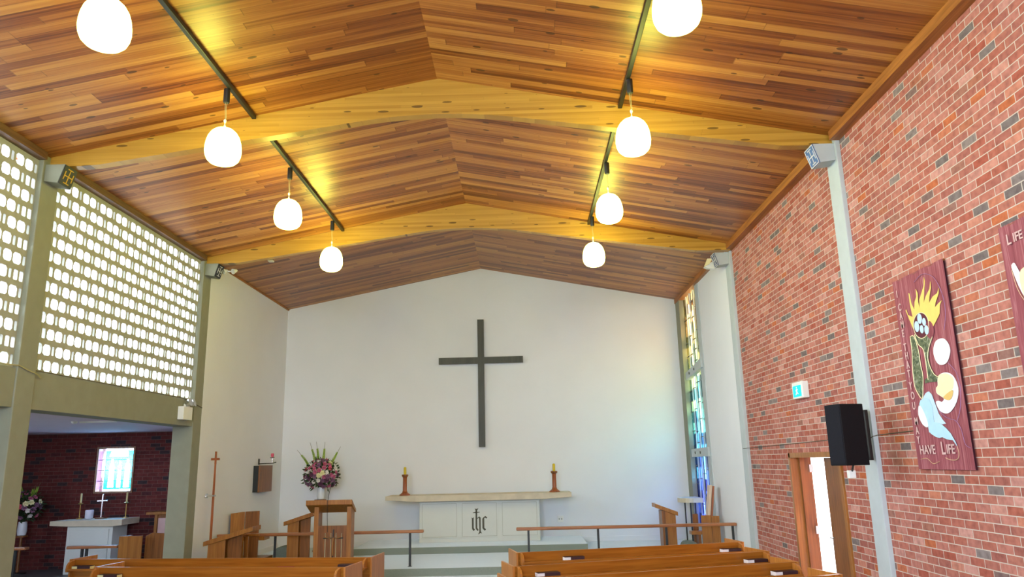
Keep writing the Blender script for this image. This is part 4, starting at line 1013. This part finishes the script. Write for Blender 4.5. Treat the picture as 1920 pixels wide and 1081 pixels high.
def smoothpoly(pts, n=4):
    m_ = len(pts); out = []
    for i in range(m_):
        p0, p1, p2, p3 = pts[i-1], pts[i], pts[(i+1) % m_], pts[(i+2) % m_]
        for s in range(n):
            s_ = s/n; out.append(tuple(0.5*((2*p1[k])+(-p0[k]+p2[k])*s_+(2*p0[k]-5*p1[k]+4*p2[k]-p3[k])*s_*s_+(-p0[k]+3*p1[k]-3*p2[k]+p3[k])*s_**3) for k in (0, 1)))
    return out
def text_on(t, s, u, v, size, yl, z0, nm='lettering', sx=1.0, mat='b_text'):
    cu = bpy.data.curves.new('lettering', 'FONT'); cu.body = s; cu.size = size; cu.extrude = 0.0015; cu.align_x = 'LEFT'; cu.offset = 0.002
    ob = bpy.data.objects.new('tmp', cu); C.objects.link(ob)
    me = bpy.data.meshes.new_from_object(ob.evaluated_get(bpy.context.evaluated_depsgraph_get()))
    C.objects.unlink(ob); bpy.data.objects.remove(ob)
    x = XR-0.043
    inv = MATS[t.name].inverted()
    for vv in me.vertices:
        a, b_, c_ = vv.co; vv.co = inv @ Vector((x-c_, yl-u-a*sx, z0+v+b_))
    me.update(); me.materials.clear(); me.materials.append(M[mat])
    o = bpy.data.objects.new(nm, me); C.objects.link(o); o.parent = t; MATS[o.name] = MATS[t.name]
    return o
YL, Z0 = 8.53, 2.0
t = banner(YL, 1.07, Z0, 2.11, 'maroon cloth banner with yellow flames, lamp shapes and HAVE LIFE lettering')
F = [(0.316,1.526),(0.219,1.735),(0.234,1.745),(0.258,1.678),(0.347,1.636),(0.33,1.787),(0.334,1.91),(0.351,1.9),(0.364,1.78),(0.404,1.71),(0.433,1.789),(0.487,1.839),(0.494,1.922),(0.518,1.868),(0.503,1.775),(0.516,1.699),(0.536,1.792),(0.662,1.919),(0.688,2.009),(0.696,1.959),(0.65,1.85),(0.611,1.74),(0.682,1.808),(0.762,1.86),(0.799,1.934),(0.792,1.865),(0.74,1.783),(0.715,1.718),(0.801,1.769),(0.89,1.784),(0.939,1.831),(0.92,1.778),(0.833,1.693),(0.81,1.651),(0.892,1.68),(0.954,1.696),(0.906,1.654),(0.877,1.569),(0.79,1.505),(0.726,1.465),(0.60,1.40),(0.45,1.40),(0.36,1.45)]
def ell(cu, cv, a, b_, n=24): return [(cu+a*math.cos(2*PI*i/n), cv+b_*math.sin(2*PI*i/n)) for i in range(n)]
appl(t, YL, Z0, F, 'b_yellow', 'flames')
nest = appl(t, YL, Z0, ell(0.50, 1.515, 0.155, 0.135), 'banner_edge', 'nest', 0.003)
appl(t, YL, Z0, ell(0.655, 1.44, 0.075, 0.095), 'banner', 'nest_fold', 0.0035)
for (u, v), r in zip([(0.496, 1.590), (0.575, 1.540), (0.416, 1.518), (0.508, 1.472), (0.6, 1.449)], (0.045, 0.034, 0.048, 0.036, 0.04)):
    appl(t, YL, Z0, ell(u, v, r, r*1.25, 16), 'b_ice', 'seed', 0.0075)
line(t, YL, Z0, ell(0.50, 1.515, 0.158, 0.138, 14), 'b_cream', 'nest_outline', 0.004, True)
LL = [(.242,1.435),(.321,1.422),(.371,1.27),(.375,1.1),(.388,.987),(.355,.86),(.301,.744),(.198,.86),(.186,.976),(.2,1.1),(.235,1.27)]
LR = [(.339,1.443),(.448,1.419),(.55,1.4),(.686,1.362),(.579,1.251),(.536,1.141),(.565,1.04),(.614,.973),(.676,.944),(.632,.895),(.491,.904),(.40,.90),(.41,.94),(.48,.96),(.486,1.109),(.473,1.255),(.387,1.327)]
appl(t, YL, Z0, LL, 'b_green', 'green_drape'); appl(t, YL, Z0, LR, 'b_green', 'green_drape')
line(t, YL, Z0, LL, 'b_cream', 'drape_outline', 0.0045, True)
line(t, YL, Z0, [(.686,1.362),(.579,1.251),(.536,1.141),(.565,1.04),(.614,.973),(.70,.93)], 'b_cream', 'drape_outline', 0.0045)
line(t, YL, Z0, [(.339,1.443),(.387,1.327),(.473,1.255),(.486,1.109),(.48,.93)], 'b_cream', 'drape_outline', 0.0045)
appl(t, YL, Z0, smoothpoly([(0.852,1.317),(0.923,1.283),(0.964,1.216),(0.956,1.151),(0.884,1.072),(0.787,1.051),(0.701,1.079),(0.656,1.159),(0.666,1.238),(0.735,1.308)]), 'b_white', 'white_oval')
moon = [(0.711,0.962),(0.83,0.969),(0.933,0.931),(0.987,0.858),(0.997,0.764),(0.931,0.657),(0.815,0.578),(0.715,0.561),(0.608,0.597),(0.557,0.686),(0.616,0.697),(0.672,0.682),(0.719,0.71),(0.668,0.741),(0.599,0.779),(0.604,0.833),(0.641,0.856),(0.657,0.925)]
appl(t, YL, Z0, smoothpoly(moon, 3), 'b_white', 'white_crescent')
appl(t, YL, Z0, smoothpoly([(0.711,0.960),(0.83,0.960),(0.92,0.921),(0.95,0.876),(0.905,0.793),(0.81,0.761),(0.71,0.728),(0.672,0.745),(0.610,0.779),(0.614,0.833),(0.650,0.856),(0.667,0.92)], 3), 'b_cream', 'cream_profile', 0.004)
appl(t, YL, Z0, smoothpoly([(0.727,0.726),(0.901,0.782),(0.903,0.742),(0.859,0.699),(0.8,0.69)], 3), 'b_tan', 'tan_leaf', 0.008)
appl(t, YL, Z0, [(0.3,0.739),(0.34,0.77),(0.387,0.798),(0.42,0.808),(0.454,0.809),(0.497,0.778),(0.533,0.688),(0.579,0.566),(0.64,0.50),(0.687,0.46),(0.618,0.456),(0.472,0.487),(0.481,0.648),(0.441,0.725)], 'b_ice', 'pale_blue_wing')
appl(t, YL, Z0, [(0.227,0.689),(0.26,0.73),(0.318,0.745),(0.38,0.748),(0.441,0.725),(0.481,0.648),(0.472,0.487),(0.55,0.475),(0.617,0.453),(0.69,0.41),(0.754,0.358),(0.814,0.275),(0.83,0.234),(0.772,0.291),(0.70,0.30),(0.662,0.304),(0.591,0.327),(0.53,0.322),(0.473,0.331),(0.40,0.36),(0.345,0.39),(0.346,0.504),(0.286,0.629)], 'b_sky', 'blue_wing', 0.004)
appl(t, YL, Z0, smoothpoly([(0.224,0.678),(0.286,0.629),(0.346,0.504),(0.334,0.439),(0.242,0.476),(0.185,0.58)], 3), 'b_white', 'white_wing', 0.0075)
line(t, YL, Z0, [(0.486,1.998),(0.671,2.043),(0.867,1.964),(0.981,1.775),(0.997,1.579),(0.923,1.39)], 'b_lilac', 'stitched_line', 0.003)
line(t, YL, Z0, [(0.9,1.059),(0.98,0.99),(1.024,0.926),(1.044,0.77),(0.982,0.582),(0.898,0.475)], 'b_lilac', 'stitched_line', 0.003)
line(t, YL, Z0, [(0.60,0.60),(0.70,0.53),(0.80,0.50),(0.88,0.476),(0.947,0.392),(0.979,0.25),(1.063,0.209)], 'b_lilac', 'stitched_line', 0.003)
line(t, YL, Z0, [(0.83,0.234),(0.844,0.153),(0.793,0.102),(0.68,0.098),(0.591,0.119)], 'b_gold', 'stitched_line', 0.003)
line(t, YL, Z0, [(0.093,0.104),(0.225,0.115),(0.335,0.061),(0.463,0.082)], 'b_gold', 'stitched_line', 0.003)
for s, v in (('I', 1.915), ('C', 1.755), ('A', 1.655), ('M', 1.555), ('E', 1.455), ('T', 1.30), ('H', 1.20), ('A', 1.10), ('T', 1.00), ('Y', 0.865), ('O', 0.755), ('U', 0.645), ('M', 0.475), ('A', 0.375), ('Y', 0.275)):
    text_on(t, s, 0.075, v, 0.115, YL, Z0, 'letter', 0.85)
text_on(t, 'HAVE', 0.10, 0.16, 0.135, YL, Z0, 'lettering', 0.95)
text_on(t, 'L', 0.53, 0.155, 0.185, YL, Z0, 'lettering', 0.9)
text_on(t, 'IFE', 0.63, 0.16, 0.135, YL, Z0, 'lettering', 0.95)
YL2 = 6.53
t = banner(YL2, 1.07, 2.0, 2.13, 'maroon cloth banner cut off by the right edge, LIFE lettering at its top')
text_on(t, 'L', 0.10, 2.0-0.005, 0.135, YL2, 2.0-0.05, 'lettering', 0.95)
text_on(t, 'IFE', 0.19, 2.0+0.0, 0.11, YL2, 2.0-0.05, 'lettering', 0.95)
appl(t, YL2, 2.0, smoothpoly([(0.10,1.74),(0.125,1.775),(0.15,1.765),(0.19,1.68),(0.23,1.62),(0.24,1.50),(0.20,1.46),(0.15,1.56)], 3), 'b_white', 'white_wing')
appl(t, YL2, 2.0, smoothpoly([(0.19,1.66),(0.30,1.70),(0.42,1.60),(0.40,1.45),(0.30,1.36),(0.20,1.45)], 3), 'b_cream', 'cream_shape', 0.004)
line(t, YL2, 2.0, [(0.10,1.72),(0.13,1.55),(0.20,1.42),(0.30,1.34)], 'b_gold', 'stitched_line', 0.003)
appl(t, YL2, 2.0, smoothpoly([(0.10,0.98),(0.16,1.05),(0.30,1.02),(0.34,0.86),(0.20,0.80)], 3), 'b_ice', 'pale_shape')

# ------------------------------------------------------------------ world, portals, camera
w = bpy.data.worlds.new('sky'); SC.world = w; w.use_nodes = True
nt = w.node_tree; nt.nodes.clear()
o = nt.nodes.new('ShaderNodeOutputWorld'); bg = nt.nodes.new('ShaderNodeBackground')
tc = nt.nodes.new('ShaderNodeTexCoord'); sp = nt.nodes.new('ShaderNodeSeparateXYZ')
nt.links.new(tc.outputs['Generated'], sp.inputs[0])
c = ramp(nt, sp.outputs[2], [(0.0, (0.78, 0.89, 1.0, 1)), (0.5, (0.70, 0.85, 1.0, 1)), (1.0, (0.66, 0.82, 1.0, 1))])
nt.links.new(c, bg.inputs['Color']); bg.inputs['Strength'].default_value = 23.0
nt.links.new(bg.outputs[0], o.inputs[0])
def portal(name, loc, rot_, sx, sy):
    l = bpy.data.lights.new(name, 'AREA'); l.shape = 'RECTANGLE'; l.size = sx; l.size_y = sy
    l.cycles.is_portal = True
    ob = bpy.data.objects.new(name, l); ob.location = loc; ob.rotation_euler = rot_; C.objects.link(ob)
Ry = PI/2
for yc in (12.22, 6.99, 1.53, -3.47):
    portal('screen_portal', (XL-0.19, yc, 4.95), (0, -Ry, 0), 2.9, 4.9)
portal('rear_portal', (-1.1, YN-0.22, 3.95), (Ry, 0, 0), 7.0, 3.3)
portal('strip_portal', (4.45, 18.88, 3.4), (0, Ry, 0), 5.8, 1.75)
portal('door_portal', (XR+0.30, 11.64, 1.08), (0, Ry, 0), 2.1, 1.9)
portal('chapel_portal', (-9.8, 18.36, 2.22), (-Ry, 0, 0), 0.86, 1.02)
portal('chapel_side_portal', (XCH-0.28, 12.0, 2.375), (0, -Ry, 0), 0.75, 3.0)

cam = bpy.data.cameras.new('camera'); co = bpy.data.objects.new('camera', cam); C.objects.link(co)
yaw, pitch, roll, F_ = math.radians(-0.673), math.radians(13.0715), math.radians(-1.3644), 1400.1
f = Vector((math.sin(yaw)*math.cos(pitch), math.cos(yaw)*math.cos(pitch), math.sin(pitch)))
r0 = Vector((math.cos(yaw), -math.sin(yaw), 0)); u0 = r0.cross(f)
r = r0*math.cos(roll)+u0*math.sin(roll); u = -r0*math.sin(roll)+u0*math.cos(roll)
mw = Matrix((r, u, -f)).transposed().to_4x4(); mw.translation = (0, 0, H)
co.matrix_world = mw
cam.sensor_fit = 'HORIZONTAL'; cam.sensor_width = 36.0; cam.lens = 36.0*F_/1920; cam.clip_start = 0.05; cam.clip_end = 300
SC.camera = co
SC.view_settings.view_transform = 'Standard'; SC.view_settings.look = 'None'
SC.view_settings.gamma = 1.0; SC.view_settings.use_curve_mapping = False
SC.view_settings.exposure = 0.44
SC.cycles.max_bounces = 10; SC.cycles.diffuse_bounces = 7; SC.cycles.transparent_max_bounces = 12
SC.cycles.use_denoising = True
